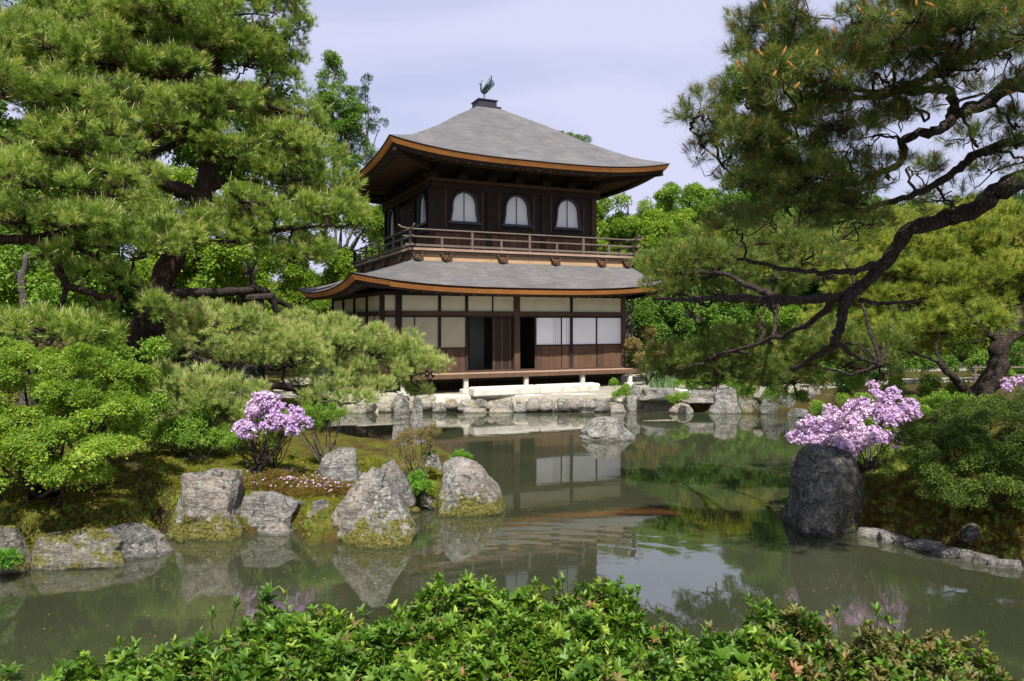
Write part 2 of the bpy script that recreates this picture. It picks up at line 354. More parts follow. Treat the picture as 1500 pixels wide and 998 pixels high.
# ------------------------------------------------------------------ leaf templates and crowns (instanced by geometry nodes)
def leaf_geo(items, seg=1, fold=0.25):
    """items: (pos, dir, normal, length, width); each leaf two or four triangles"""
    V = []; Fc = []; 
    for p, d, nrm, L, Wd in items:
        p = np.array(p, float); d = np.array(d, float); d /= np.linalg.norm(d)+1e-9
        s = np.cross(d, nrm); s /= np.linalg.norm(s)+1e-9; up = np.cross(s, d); k = len(V)
        if seg == 0:      # needle: one slim triangle
            V += [p-s*Wd/2, p+s*Wd/2, p+d*L]; Fc.append((k, k+1, k+2))
        elif seg == 1:
            V += [p, p+d*L*0.5+s*Wd/2+up*Wd*fold, p+d*L, p+d*L*0.5-s*Wd/2+up*Wd*fold]; Fc += [(k, k+1, k+2), (k, k+2, k+3)]
        else:
            V += [p, p+d*L*0.35+s*Wd*0.5+up*Wd*fold, p+d*L*0.75+s*Wd*0.36+up*Wd*fold*0.4, p+d*L-up*L*0.12,
                  p+d*L*0.75-s*Wd*0.36+up*Wd*fold*0.4, p+d*L*0.35-s*Wd*0.5+up*Wd*fold, p+d*L*0.4, p+d*L*0.75-up*L*0.03]
            Fc += [(k, k+1, k+6), (k+1, k+2, k+7, k+6), (k+2, k+3, k+7), (k, k+6, k+5), (k+6, k+7, k+4, k+5), (k+7, k+3, k+4)]
    return V, Fc
def rdir(r, zmin=-1.0):
    while True:
        v = r.normal(0, 1, 3); v /= np.linalg.norm(v)
        if v[2] >= zmin: return v

def tmpl(name, V, Fc, m, tipverts=None):
    me = mesh_np(name, V, Fc, m)
    if tipverts is not None:
        a = me.attributes.new('tip', 'FLOAT', 'POINT'); arr = np.zeros(len(V), dtype=np.float32); arr[tipverts] = 1; a.data.foreach_set('value', arr)
    return bpy.data.objects.new(name, me)          # never linked: only instanced

def pine_tuft(seed, m, L=0.10, n=26, wid=0.0045, candles=1, spread=1.0, clen=0.10, cw=0.007, stem=0.06):
    r = np.random.RandomState(seed); it = []
    for i in range(n):
        a = r.uniform(0, 2*math.pi); t = r.uniform(0.25, 1.25)*spread; 
        d = np.array([math.cos(a)*math.sin(t), math.sin(a)*math.sin(t), math.cos(t)]); 
        it.append(((0, 0, r.uniform(-0.35, 0.25)*L*stem/0.06), d, rdir(r), L*r.uniform(0.75, 1.1), wid))
    V, Fc = leaf_geo(it, 0); tv = len(V)
    for c in range(candles):
        a = r.uniform(0, 6.28); t = r.uniform(0, 0.3); h = clen*r.uniform(0.6, 1.2); x, y = (r.uniform(-.02, .02, 2) if c else (0, 0))
        top = np.array([x+math.sin(t)*math.cos(a)*h, y+math.sin(t)*math.sin(a)*h, h]); k = len(V)
        for j in range(3):
            b = a+j*2.09; V.append(np.array([x+cw*math.cos(b), y+cw*math.sin(b), 0.0])); 
        for j in range(3):
            b = a+j*2.09; V.append(top*0.8+np.array([cw*math.cos(b), cw*math.sin(b), 0]))
        V.append(top)
        for j in range(3):
            Fc.append((k+j, k+(j+1)%3, k+3+(j+1)%3, k+3+j)); Fc.append((k+3+j, k+3+(j+1)%3, k+6))
    return tmpl('needle_tuft', V, Fc, m, slice(tv, len(V)))

def leaf_clump(seed, m, R=0.22, n=34, L=0.07, Wd=0.035, flat=0.5, seg=1, up=0.6):
    r = np.random.RandomState(seed); it = []
    for i in range(n):
        p = rdir(r)*R*r.uniform(0.3, 1)**0.6; p[2] *= flat
        d = p.copy(); d[2] *= 0.5; d = d/(np.linalg.norm(d)+1e-6)+r.normal(0, 0.5, 3); nn = np.array([0, 0, up])+r.normal(0, 0.4, 3)
        it.append((p, d, nn, L*r.uniform(0.7, 1.2), Wd*r.uniform(0.8, 1.2)))
    V, Fc = leaf_geo(it, seg); return tmpl('leaf_clump', V, Fc, m)

def shoot_t(seed, m, n=8, L=0.045, Wd=0.017, seg=2, h=0.05):
    """leafy shoot: leaves in a rosette round the tip plus some lower"""
    r = np.random.RandomState(seed); it = []
    for i in range(n):
        a = i*2.4+r.uniform(-.3, .3); t = r.uniform(0.45, 1.2) if i < n*0.7 else r.uniform(1.1, 1.6)
        z = 0 if i < n*0.7 else -h*r.uniform(0.3, 1)
        d = (math.cos(a)*math.sin(t), math.sin(a)*math.sin(t), math.cos(t)); nn = (-math.cos(a)*math.cos(t), -math.sin(a)*math.cos(t), math.sin(t))
        it.append(((0, 0, z), d, nn, L*r.uniform(0.65, 1.15), Wd*r.uniform(0.8, 1.2)))
    V, Fc = leaf_geo(it, seg); k = len(V)
    V += [np.array(q) for q in ((.0015, 0, -h*1.6), (-.001, .001, -h*1.6), (-.001, -.001, -h*1.6), (.0, 0, 0.002))]; Fc += [(k, k+1, k+3), (k+1, k+2, k+3), (k+2, k, k+3)]
    return tmpl('leafy_shoot', V, Fc, m)

def flower_clump(seed, m, n=7, R=0.06, L=0.032):
    r = np.random.RandomState(seed); it = []
    for i in range(n):
        c = rdir(r, -0.1)*R*r.uniform(.5, 1); ax = c/np.linalg.norm(c)+r.normal(0, .3, 3); ax /= np.linalg.norm(ax)
        x = np.cross(ax, rdir(r)); x /= np.linalg.norm(x); y = np.cross(ax, x)
        for j in range(5):
            a = j*1.2566; d = (x*math.cos(a)+y*math.sin(a))+ax*0.45
            it.append((c, d, ax, L, L*0.75))
    V, Fc = leaf_geo(it, 1, 0.15); return tmpl('flower_truss', V, Fc, m)

def needle_fan(seed, m, L=0.14, n=40, wid=0.0024): return pine_tuft(seed, m, L, n, wid, 1, 1.25, 0.07, 0.006, 0.10)

T = {}
def templates(key, fn, k=3): T[key] = [fn(i) for i in range(k)]
templates('pine', lambda i: pine_tuft(i, M['pine'], 0.115, 30, 0.0065, (0, 1, 0, 1)[i], 1.0, 0.16, 0.0042), 4)
templates('pine_pale', lambda i: pine_tuft(10+i, M['pine_pale'], 0.11, 34, 0.0065, (1, 0, 2)[i], 0.9, 0.14, 0.0040), 3)
templates('pine_olive', lambda i: pine_tuft(20+i, M['pine_olive'], 0.13, 30, 0.008, i % 2, 1.0, 0.12, 0.008), 3)
templates('pine_front', lambda i: needle_fan(30+i, M['pine_dark'], 0.125, 46, 0.0028), 4)
templates('pine_low', lambda i: pine_tuft(40+i, M['pine_dark'], 0.12, 32, 0.0045, i % 2, 1.0, 0.06, 0.006), 4)
for key in ('maple', 'bright', 'green', 'dark', 'yellow', 'redbrown'):
    templates(key, lambda i, key=key: leaf_clump(hash(key) % 97+i if False else 50+i, M[key], 0.24, 40, 0.085, 0.05, 0.5), 3)
templates('maple_near', lambda i: leaf_clump(60+i, M['maple'], 0.12, 34, 0.034, 0.022, 0.4, 1, 0.9), 4)
templates('hedge', lambda i: leaf_clump(64+i, M['hedge'], 0.075, 30, 0.026, 0.012, 0.55, 1, 0.7), 3)
templates('small', lambda i: leaf_clump(68+i, M['bright'], 0.10, 26, 0.04, 0.02, 0.6), 3)
templates('small_red', lambda i: leaf_clump(72+i, M['redbrown'], 0.09, 26, 0.035, 0.018, 0.6), 3)
templates('bush', lambda i: shoot_t(80+i, M['bush'] if i else M['bush_red'], 10, 0.030+.002*i, 0.011+.001*i), 9)
templates('bush_red', lambda i: shoot_t(90+i, M['bush_red'], 9, 0.036, 0.013), 4)
templates('lilac', lambda i: flower_clump(100+i, M['lilac']), 3)
templates('pink', lambda i: flower_clump(110+i, M['pink']), 3)
templates('moss', lambda i: leaf_clump(120+i, M['mossfluff'], 0.03, 22, 0.016, 0.006, 0.5, 0), 2)
templates('mossred', lambda i: leaf_clump(124+i, M['mossred'], 0.035, 22, 0.020, 0.006, 0.6, 0), 2)
templates('fern', lambda i: leaf_clump(130+i, M['fern'], 0.05, 24, 0.07, 0.014, 0.6), 3)

def euler_from_dirs(D, rng):
    D = D/(np.linalg.norm(D, axis=1, keepdims=True)+1e-9); R = rng.normal(0, 1, D.shape)
    X = np.cross(R, D); X /= np.linalg.norm(X, axis=1, keepdims=True)+1e-9; Yv = np.cross(D, X)
    ry = np.arcsin(np.clip(-X[:, 2], -1, 1)); rx = np.arctan2(Yv[:, 2], D[:, 2]); rz = np.arctan2(X[:, 1], X[:, 0])
    return np.stack([rx, ry, rz], 1)

GN = {}
def scatter_group(key):
    if key in GN: return GN[key]
    ng = bpy.data.node_groups.new('scatter_'+key, 'GeometryNodeTree')
    ng.interface.new_socket('Geometry', in_out='INPUT', socket_type='NodeSocketGeometry')
    ng.interface.new_socket('Geometry', in_out='OUTPUT', socket_type='NodeSocketGeometry')
    gi = ng.nodes.new('NodeGroupInput'); go = ng.nodes.new('NodeGroupOutput')
    mtp = ng.nodes.new('GeometryNodeMeshToPoints'); iop = ng.nodes.new('GeometryNodeInstanceOnPoints')
    jn = ng.nodes.new('GeometryNodeJoinGeometry')
    for o in reversed(T[key]):
        oi = ng.nodes.new('GeometryNodeObjectInfo'); oi.inputs['Object'].default_value = o; oi.inputs['As Instance'].default_value = True
        ng.links.new(oi.outputs['Geometry'], jn.inputs[0])
    na = ng.nodes.new('GeometryNodeInputNamedAttribute'); na.data_type = 'FLOAT_VECTOR'; na.inputs['Name'].default_value = 'rot'
    e2r = ng.nodes.new('FunctionNodeEulerToRotation')
    ns = ng.nodes.new('GeometryNodeInputNamedAttribute'); ns.data_type = 'FLOAT'; ns.inputs['Name'].default_value = 'size'
    L = ng.links.new
    L(gi.outputs[0], mtp.inputs[0]); L(mtp.outputs[0], iop.inputs['Points']); L(jn.outputs[0], iop.inputs['Instance'])
    iop.inputs['Pick Instance'].default_value = True
    L(na.outputs[0], e2r.inputs[0]); L(e2r.outputs[0], iop.inputs['Rotation']); L(ns.outputs[0], iop.inputs['Scale']); L(iop.outputs[0], go.inputs[0])
    GN[key] = ng; return ng
NINST = 0
def scatter(name, key, pts, dirs, sizes, rng, parent=None, off=(0,0,0), label=None):
    """one object whose points each carry a leaf clump or needle tuft"""
    global NINST
    pts = np.asarray(pts); NINST += len(pts)
    me = bpy.data.meshes.new(name); me.vertices.add(len(pts)); me.vertices.foreach_set('co', (pts-np.array(off)).astype(np.float32).ravel())
    a = me.attributes.new('rot', 'FLOAT_VECTOR', 'POINT'); a.data.foreach_set('vector', euler_from_dirs(np.asarray(dirs), rng).astype(np.float32).ravel())
    b = me.attributes.new('size', 'FLOAT', 'POINT'); b.data.foreach_set('value', np.asarray(sizes, dtype=np.float32))
    me.update(); o = link(name, me, parent); md = o.modifiers.new('scatter', 'NODES'); md.node_group = scatter_group(key)
    o['kind'] = 'stuff'
    return o

def unit(D): return D/(np.linalg.norm(D, axis=1, keepdims=True)+1e-9)
def blob(c, r, n, rng, lump=0.32, per=26, updir=0.8, bottom=-0.25, fill=0.75, flat=0.75):
    """points and directions of foliage gathered in lumps over an ellipsoid; also returns lump centres"""
    c = np.array(c, float); r = np.array(r, float); K = max(3, n//per)
    D = rng.normal(0, 1, (K*3, 3)); D = unit(D); D = D[D[:, 2] > bottom][:K]; K = len(D)
    rad = rng.uniform(fill**2, 1.0, (K, 1))**0.5*rng.uniform(0.85, 1.12, (K, 1))
    C = c+D*r*rad
    lr = lump*rng.uniform(0.65, 1.35, K)
    idx = np.repeat(np.arange(K), per); d = unit(rng.normal(0, 1, (len(idx), 3))+np.array([0, 0, 0.35])+D[idx]*0.35)
    pos = C[idx]+d*(lr[idx][:, None]*rng.uniform(0.45, 1.0, (len(idx), 1)))*np.array([1, 1, flat])
    dirs = unit(d+np.array([0, 0, updir])+rng.normal(0, 0.25, d.shape))
    return pos, dirs, C

# ------------------------------------------------------------------ terrain and pond
SHORE = [(-900, 800), (-260, 812), (30, 826), (220, 816), (236, 786), (340, 785), (432, 780), (452, 800), (600, 778), (604, 746), (650, 748), (722, 748),
         (716, 716), (690, 690), (655, 668), (600, 668), (540, 668), (505, 655), (485, 640), (478, 620), (490, 606), (560, 604), (640, 603), (720, 603), (800, 603), (880, 602), (935, 602),
         (1000, 602), (1065, 606), (1110, 606), (1200, 610), (1260, 625), (1275, 650), (1225, 690), (1162, 740), (1160, 775), (1275, 782), (1330, 797), (1470, 828), (1700, 860), (2300, 900)]
POND = np.array([WP(*q) for q in SHORE]+[[14, 6.0], [11, 4.6], [5, 3.9], [0, 3.8], [-5, 3.9], [-12, 5], [-20, 7]])
def sdf(X, Y):
    p = np.stack([X.ravel(), Y.ravel()], 1); d2 = np.full(len(p), 1e9); ins = np.zeros(len(p), bool); n = len(POND)
    for i in range(n):
        a, b = POND[i], POND[(i+1) % n]; e = b-a; w = p-a; t = np.clip((w@e)/(e@e), 0, 1); q = w-t[:, None]*e
        d2 = np.minimum(d2, (q**2).sum(1))
        cnd = (a[1] > p[:, 1]) != (b[1] > p[:, 1])
        xi = a[0]+(p[:, 1]-a[1])/(e[1] if abs(e[1]) > 1e-9 else 1e-9)*e[0]; ins ^= cnd & (p[:, 0] < xi)
    d = np.sqrt(d2); return np.where(ins, -d, d).reshape(X.shape)
CTL = np.array([(-3.75, 11, .5), (-2.7, 12.6, .42), (-1.7, 12.2, .3), (-.9, 11.5, .22), (-6, 11, .75), (-8, 12, 1.0), (-5, 15, .6), (-11, 8.5, .9), (-9, 18, .9), (-5.2, 10.4, .55),
    (-5, 24.5, .5), (0, 25, .5), (4, 25.5, .5), (0, 32, .5), (-7, 28, .5), (7, 27, .5), (7, 24.5, .42), (5.5, 24.2, .4), (10, 31, .6), (12, 20, 1.0), (8, 18, .8), (5.4, 13, .5), (6, 11, .65), (7, 9.5, .55), (9, 12, 1.1), (6.5, 15, .6),
    (0, 2.2, 1.2), (4, 2.6, 1.2), (-4, 2.6, 1.1), (0, -4, 1.2), (-12, 2, 1.2), (12, 2, 1.2), (0, 60, 1.2), (-30, 50, 3), (30, 50, 2.5), (0, 120, 4), (-40, 10, 3), (40, 10, 3)])
def base_h(X, Y):
    num = 0; den = 0
    for x, y, z in CTL:
        w = 1/((X-x)**2+(Y-y)**2+0.15)**1.6; num = num+w*z; den = den+w
    return num/den
def height(X, Y):
    X = np.asarray(X, float); Y = np.asarray(Y, float); d = sdf(X, Y); B = base_h(X, Y)
    nzv = 0.05*(np.sin(X*3.1+Y*1.7)+np.sin(Y*4.3-X*2.2))*0.5+0.03*np.sin(X*9+2)*np.sin(Y*8)
    up = B*(1-np.exp(-d/0.28))+nzv*np.clip(d, 0, 1)*np.where(Y > 22.6, 0.25, 1)
    far = np.clip((np.hypot(X, Y-20)-70)/300, 0, 1); up = up+far**1.2*22
    return np.where(d < 0, -np.minimum(-d*1.4, 1.0)-0.02, up+0.01)
def H(x, y): return float(height(np.array([x]), np.array([y]))[0])
def axis(lo, hi, step, ext, g=1.18):
    a = list(np.arange(lo, hi+1e-6, step)); s = step; x = hi; y = lo; 
    pos = []; neg = []
    while x < ext: s *= g; x += s; pos.append(x)
    s = step
    while y > -ext: s *= g; y -= s; neg.append(y)
    return np.array(list(reversed(neg))+a+pos)
gx = axis(-12, 12, 0.13, 500); gy = axis(1, 30, 0.13, 520)
GX, GY = np.meshgrid(gx, gy); GZ = height(GX, GY)
nx, ny = len(gx), len(gy)
V = np.stack([GX.ravel(), GY.ravel(), GZ.ravel()], 1)
ii, jj = np.meshgrid(np.arange(nx-1), np.arange(ny-1)); a = (jj*nx+ii).ravel()
FC = np.stack([a, a+1, a+nx+1, a+nx], 1)
me = bpy.data.meshes.new('ground'); me.vertices.add(len(V)); me.vertices.foreach_set('co', V.astype(np.float32).ravel())
me.loops.add(FC.size); me.loops.foreach_set('vertex_index', FC.astype(np.int32).ravel()); me.polygons.add(len(FC))
me.polygons.foreach_set('loop_start', np.arange(0, FC.size, 4, dtype=np.int32)); me.polygons.foreach_set('use_smooth', np.ones(len(FC), bool)); me.update(calc_edges=True)
at = me.color_attributes.new('zone', 'FLOAT_COLOR', 'POINT')
D = sdf(GX, GY).ravel(); Xf, Yf = GX.ravel(), GY.ravel()
sand = ((Yf > 22.4) & (Xf < 5.2) & (Xf > -9) & (Yf < 36)).astype(float)
path = ((np.abs(Yf-(26.5+0.10*(Xf-6)+0.4*np.sin(Xf*.5))) < 1.1) & (Xf >= 5.2) & (Xf < 60)) | ((np.abs(Yf-(33+0.06*Xf)) < 1.3) & (Xf > 5.2) & (Xf < 60))
sand = np.clip(sand+path, 0, 1)
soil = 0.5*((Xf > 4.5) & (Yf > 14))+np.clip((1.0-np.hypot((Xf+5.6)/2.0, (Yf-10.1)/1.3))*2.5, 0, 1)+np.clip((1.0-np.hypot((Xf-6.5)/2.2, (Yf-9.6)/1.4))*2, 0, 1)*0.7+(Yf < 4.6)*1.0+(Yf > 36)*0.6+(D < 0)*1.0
colr = np.ones((len(Xf), 4), np.float32); colr[:, 0] = sand; colr[:, 1] = np.clip(soil, 0, 1); colr[:, 2] = 0
at.data.foreach_set('color', colr.ravel()); me.materials.append(M['ground'])
tag(link('ground', me), 'mossy garden ground with pale sand round the pavilion', kind='structure')
wb = MB(); wb.raw([(-60, 3.3, 0), (60, 3.3, 0), (60, 26, 0), (-60, 26, 0)], [(0, 1, 2, 3)])
tag(wb.build('pond_water', M['water']), 'still murky green pond water', kind='structure')

# ------------------------------------------------------------------ the pavilion
BZ = 0.5
pav = empty('pavilion', (-2.77, 26.0, BZ), 'two storey dark timber pavilion with grey bark roofs above the far bank', 'pavilion', rz=math.radians(24))
OFF = (0, 0, BZ)
def part(mb, name, m, parent=None, **k): return mb.build(name, M[m], parent or pav, OFF, **k)
WX, WY = 6.45, 6.33
def slat(name, m, x0, x1, y0, y1, z0, z1, parent=None, bevel=0):
    b = MB(); b.box(x0, x1, y0, y1, z0, z1); return part(b, name, m, parent, bevel=bevel)

def skirt(inner, outer, zin, zout, rise, prof, name, ns=14, ntt=40, power=3.0, thick_in=0.0):
    """concave hipped roof surface between two rectangles, corners turned up"""
    (ix0, ix1, iy0, iy1), (ox0, ox1, oy0, oy1) = inner, outer
    ic = [(ix0, iy0), (ix1, iy0), (ix1, iy1), (ix0, iy1)]; oc = [(ox0, oy0), (ox1, oy0), (ox1, oy1), (ox0, oy1)]
    V = []; Fc = []; course = []
    for sd in range(4):
        a0, a1 = np.array(ic[sd]), np.array(ic[(sd+1) % 4]); b0, b1 = np.array(oc[sd]), np.array(oc[(sd+1) % 4]); k = len(V)
        for i in range(ns+1):
            s = i/ns; G = np.interp(s, *prof)
            for j in range(ntt+1):
                t = j/ntt; p = (a0+(a1-a0)*t)*(1-s)+(b0+(b1-b0)*t)*s; u = abs(2*t-1)
                z = zin+(zout-zin)*G+rise*u**power*s**2.2
                V.append((p[0], p[1], z)); course.append(s)
        for i in range(ns):
            for j in range(ntt):
                q = k+i*(ntt+1)+j; Fc.append((q, q+ntt+1, q+ntt+2, q+1))
    return V, Fc, course
def eave_z(zout, rise, u, power=3.0): return zout+rise*abs(u)**power

def roof_object(name, parent, inner, outer, zin, zout, rise, prof, courses, label):
    V, Fc, cs = skirt(inner, outer, zin, zout, rise, prof, name)
    b = MB(); b.raw(V, Fc); o = part(b, name, 'roof', smooth=True)
    a = o.data.attributes.new('course', 'FLOAT', 'POINT'); a.data.foreach_set('value', (np.array(cs)*courses).astype(np.float32))
    o['label'] = label
    return o

def eave_ring(outer, zout, rise, inset, z_top, z_bot, name, m, lean=0.0, side=None, power=3.0, t0=0.0, t1=1.0):
    """a curved band under the roof edge following the upturned corners; one mesh per side"""
    x0, x1, y0, y1 = outer; oc = [(x0, y0), (x1, y0), (x1, y1), (x0, y1)]
    cen = np.array([(x0+x1)/2, (y0+y1)/2])
    a, c = np.array(oc[side]), np.array(oc[(side+1) % 4]); d = (c-a)/np.linalg.norm(c-a); nrm = np.array([d[1], -d[0]])
    N = 40; b = MB(); V = []
    for j in range(N+1):
        t = t0+(t1-t0)*j/N; p = a+(c-a)*t; u = abs(2*t-1); z = eave_z(zout, rise, u, power)
        # inset along both axes near corners by clamping
        q = p-nrm*inset; q = np.array([min(max(q[0], x0+inset), x1-inset), min(max(q[1], y0+inset), y1-inset)])
        q2 = p-nrm*(inset+0.07); q2 = np.array([min(max(q2[0], x0+inset+.07), x1-inset-.07), min(max(q2[1], y0+inset+.07), y1-inset-.07)])
        V += [(q[0], q[1], z+z_top), (q2[0], q2[1], z+z_bot), (q2[0]-nrm[0]*.25, q2[1]-nrm[1]*.25, z+z_bot+0.01)]
    Fc = []
    for j in range(N):
        k = 3*j; Fc += [(k, k+1, k+4, k+3), (k+1, k+2, k+5, k+4)]
    b.raw(V, Fc); return part(b, name, m)

PROF_U = ([0, .3, .5, .575, .8, 1], [0, .30, .535, .615, .855, 1])
OU = (-2.05, WX+2.05, -2.05, WY+2.05); cxm, cym = WX/2, WY/2
roof2 = roof_object('upper_roof', pav, (cxm-.42, cxm+.42, cym-.42, cym+.42), OU, 11.35, 8.25, 0.38, PROF_U, 60, 'pyramid roof of weathered grey bark shingles')
PROF_L = ([0, .35, .7, 1], [0, .42, .77, 1])
OL = (-3.3, 8.6, -2.4, 8.6); IL = (-1.0, 7.45, -1.0, 7.33)
roof1 = roof_object('lower_roof', pav, IL, OL, 4.86, 3.93, 0.36, PROF_L, 30, 'lower skirt roof of grey bark shingles')
for OO, zo, ri, nm in ((OU, 8.25, .38, 'u'), (OL, 3.93, .36, 'l')):
    rf = roof2 if nm == 'u' else roof1
    for sd in range(4):
        eave_ring(OO, zo, ri, 0.0, 0.0, -0.045, 'shingle_edge', 'fascia_dark', side=sd).parent = rf
        if nm == 'l' and sd == 0:
            eave_ring(OO, zo, ri, 0.03, -0.045, -0.175, 'eave_board', 'fascia', side=sd, t0=0.0, t1=0.105).parent = rf
            eave_ring(OO, zo-.025, ri, 0.0, -0.045, -0.185, 'eave_board', 'fascia', side=sd, t0=0.1, t1=1.0).parent = rf
        else:
            eave_ring(OO, zo, ri, 0.03, -0.045, -0.18, 'eave_board', 'fascia', side=sd).parent = rf
        eave_ring(OO, zo, ri, 0.14, -0.17, -0.27, 'eave_beam', 'wood_dark', side=sd).parent = rf
# soffits and rafters
def soffit(outer, inner, zo, ri, zi, rf, step):
    V = []; Fc = []; x0, x1, y0, y1 = outer; i0, i1, j0, j1 = inner
    oc = [(x0+.2, y0+.2), (x1-.2, y0+.2), (x1-.2, y1-.2), (x0+.2, y1-.2)]; ic = [(i0, j0), (i1, j0), (i1, j1), (i0, j1)]
    b = MB()
    for sd in range(4):
        a0, a1, c0, c1 = map(np.array, (oc[sd], oc[(sd+1) % 4], ic[sd], ic[(sd+1) % 4])); V = []; Fc = []; N = 24
        for j in range(N+1):
            t = j/N; p = a0+(a1-a0)*t; q = c0+(c1-c0)*t; V += [(p[0], p[1], eave_z(zo, ri, 2*t-1)-.2), (q[0], q[1], zi)]
        for j in range(N): Fc.append((2*j, 2*j+2, 2*j+3, 2*j+1))
        b.raw(V, Fc)
    o = part(b, 'soffit', 'soffit', rf)
    for sd in (0, 3):
        a0, a1, c0, c1 = map(np.array, (oc[sd], oc[(sd+1) % 4], ic[sd], ic[(sd+1) % 4])); L = np.linalg.norm(a1-a0); n = int(L/step)
        for k in range(1, n):
            t = k/n; p = a0+(a1-a0)*t; d = (a1-a0)/L; q = p+np.array([-d[1], d[0]])*1.0*min(abs(np.linalg.norm(a0-c0))/1.5, 9)
            # keep rafters perpendicular to the wall, stopping on the hip
            nrm = np.array([-d[1], d[0]]); dep = abs(((c0-a0)@nrm)); along = min(t*L, (1-t)*L); ld = min(dep, along*dep/max(abs((c0-a0)@d), .1))
            q = p+nrm*ld; zp = eave_z(zo, ri, 2*t-1)-.26; zq = zp+(zi-.06-(zo-.26))*ld/dep
            bb = MB(); bb.bar((p[0], p[1], zp), (q[0], q[1], zq), .07, .09); part(bb, 'rafter', 'wood_brown', rf)
soffit(OU, (0, WX, 0, WY), 8.25, .38, 8.35, roof2, 0.42)
soffit(OL, (-2.0, 7.1, -1.08, 7.4), 3.93, .36, 4.05, roof1, 0.42)
for sx, sy in ((-1, -1), (1, -1), (-1, 1), (1, 1)):
    x, y = cxm+sx*(WX/2+1.85), cym+sy*(WY/2+1.85); b = MB(); b.bar((x, y, 8.30), (cxm+sx*WX/2, cym+sy*WY/2, 8.10), .13, .2); part(b, 'hip_rafter', 'wood_dark', roof2)
    x, y = (OL[0]+.25 if sx < 0 else OL[1]-.25), (OL[2]+.25 if sy < 0 else OL[3]-.25)
    b = MB(); b.bar((x, y, 4.02), (-1.9 if sx < 0 else 7.0, -1.0 if sy < 0 else 7.3, 3.95), .12, .18); part(b, 'hip_rafter', 'wood_dark', roof1)
# cap and bird
b = MB(); b.box(cxm-.52, cxm+.52, cym-.52, cym+.52, 11.30, 11.37); part(b, 'cap_base', 'cap', roof2)
b = MB(); b.box(cxm-.38, cxm+.38, cym-.38, cym+.38, 11.37, 11.62); b.box(cxm-.42, cxm+.42, cym-.42, cym+.42, 11.62, 11.66); part(b, 'roof_cap', 'cap', roof2)
cl = pav.matrix_world
def loc2world(x, y, z):
    c, s = math.cos(math.radians(24)), math.sin(math.radians(24)); return (-2.77+x*c-y*s, 26+x*s+y*c, z)
bird = empty('bird_statue', loc2world(cxm, cym, 11.66), 'dark bronze phoenix statue standing on the roof peak', 'statue', rz=math.radians(190))
def lathe(mb, path, rad, n=10): mb.tube(path, rad, n)
b = MB(); lathe(b, catmull([(-.10, 0, .40), (-.04, 0, .38), (.05, 0, .42), (.12, 0, .52), (.13, 0, .63), (.15, 0, .70), (.19, 0, .72)], 4), np.interp(np.linspace(0, 1, 25), [0, .15, .35, .5, .7, .85, 1], [.02, .075, .10, .06, .035, .045, .02])); b.build('body', M['bronze'], bird, smooth=True)
b = MB(); b.tube([(.2, 0, .72), (.27, 0, .70)], [.018, .003], 6); b.build('beak', M['bronze'], bird)
b = MB(); b.tube(catmull([(.14, 0, .74), (.12, 0, .82), (.06, 0, .86)], 4), [.014]*9, 6); b.build('crest', M['bronze'], bird)
for s in (-1, 1):
    b = MB(); b.tube([(.02, s*.05, .36), (.0, s*.05, .18), (.03, s*.05, .02)], [.022, .014, .012], 6); b.bar((-.03, s*.05, .012), (.1, s*.05, .012), .03, .02); b.build('leg', M['bronze'], bird)
    b = MB()
    for k in range(5):
        e = (-.12-.05*k, s*(.16+.05*k), .62+.05*(4-k)); b.tube(catmull([(.06-.03*k, s*.08, .44), (.0-.03*k, s*.14, .56), e], 3), [.03, .032, .03, .026, .02, .015, .006], 5)
    b.build('wing', M['bronze'], bird)
b = MB()
for k, (dx, dz) in enumerate(((-.12, .50), (-.20, .46), (-.26, .38), (-.28, .28), (-.18, .54))):
    b.tube(catmull([(-.08, 0, .40), (-.16, (k-2)*.02, .48), (-.1+dx, (k-2)*.04, .42+dz), (-.04+dx, (k-2)*.05, .50+dz)], 4), list(np.interp(np.linspace(0, 1, 13), [0, .5, .9, 1], [.03, .028, .02, .004])), 5)
b.build('tail', M['bronze'], bird)

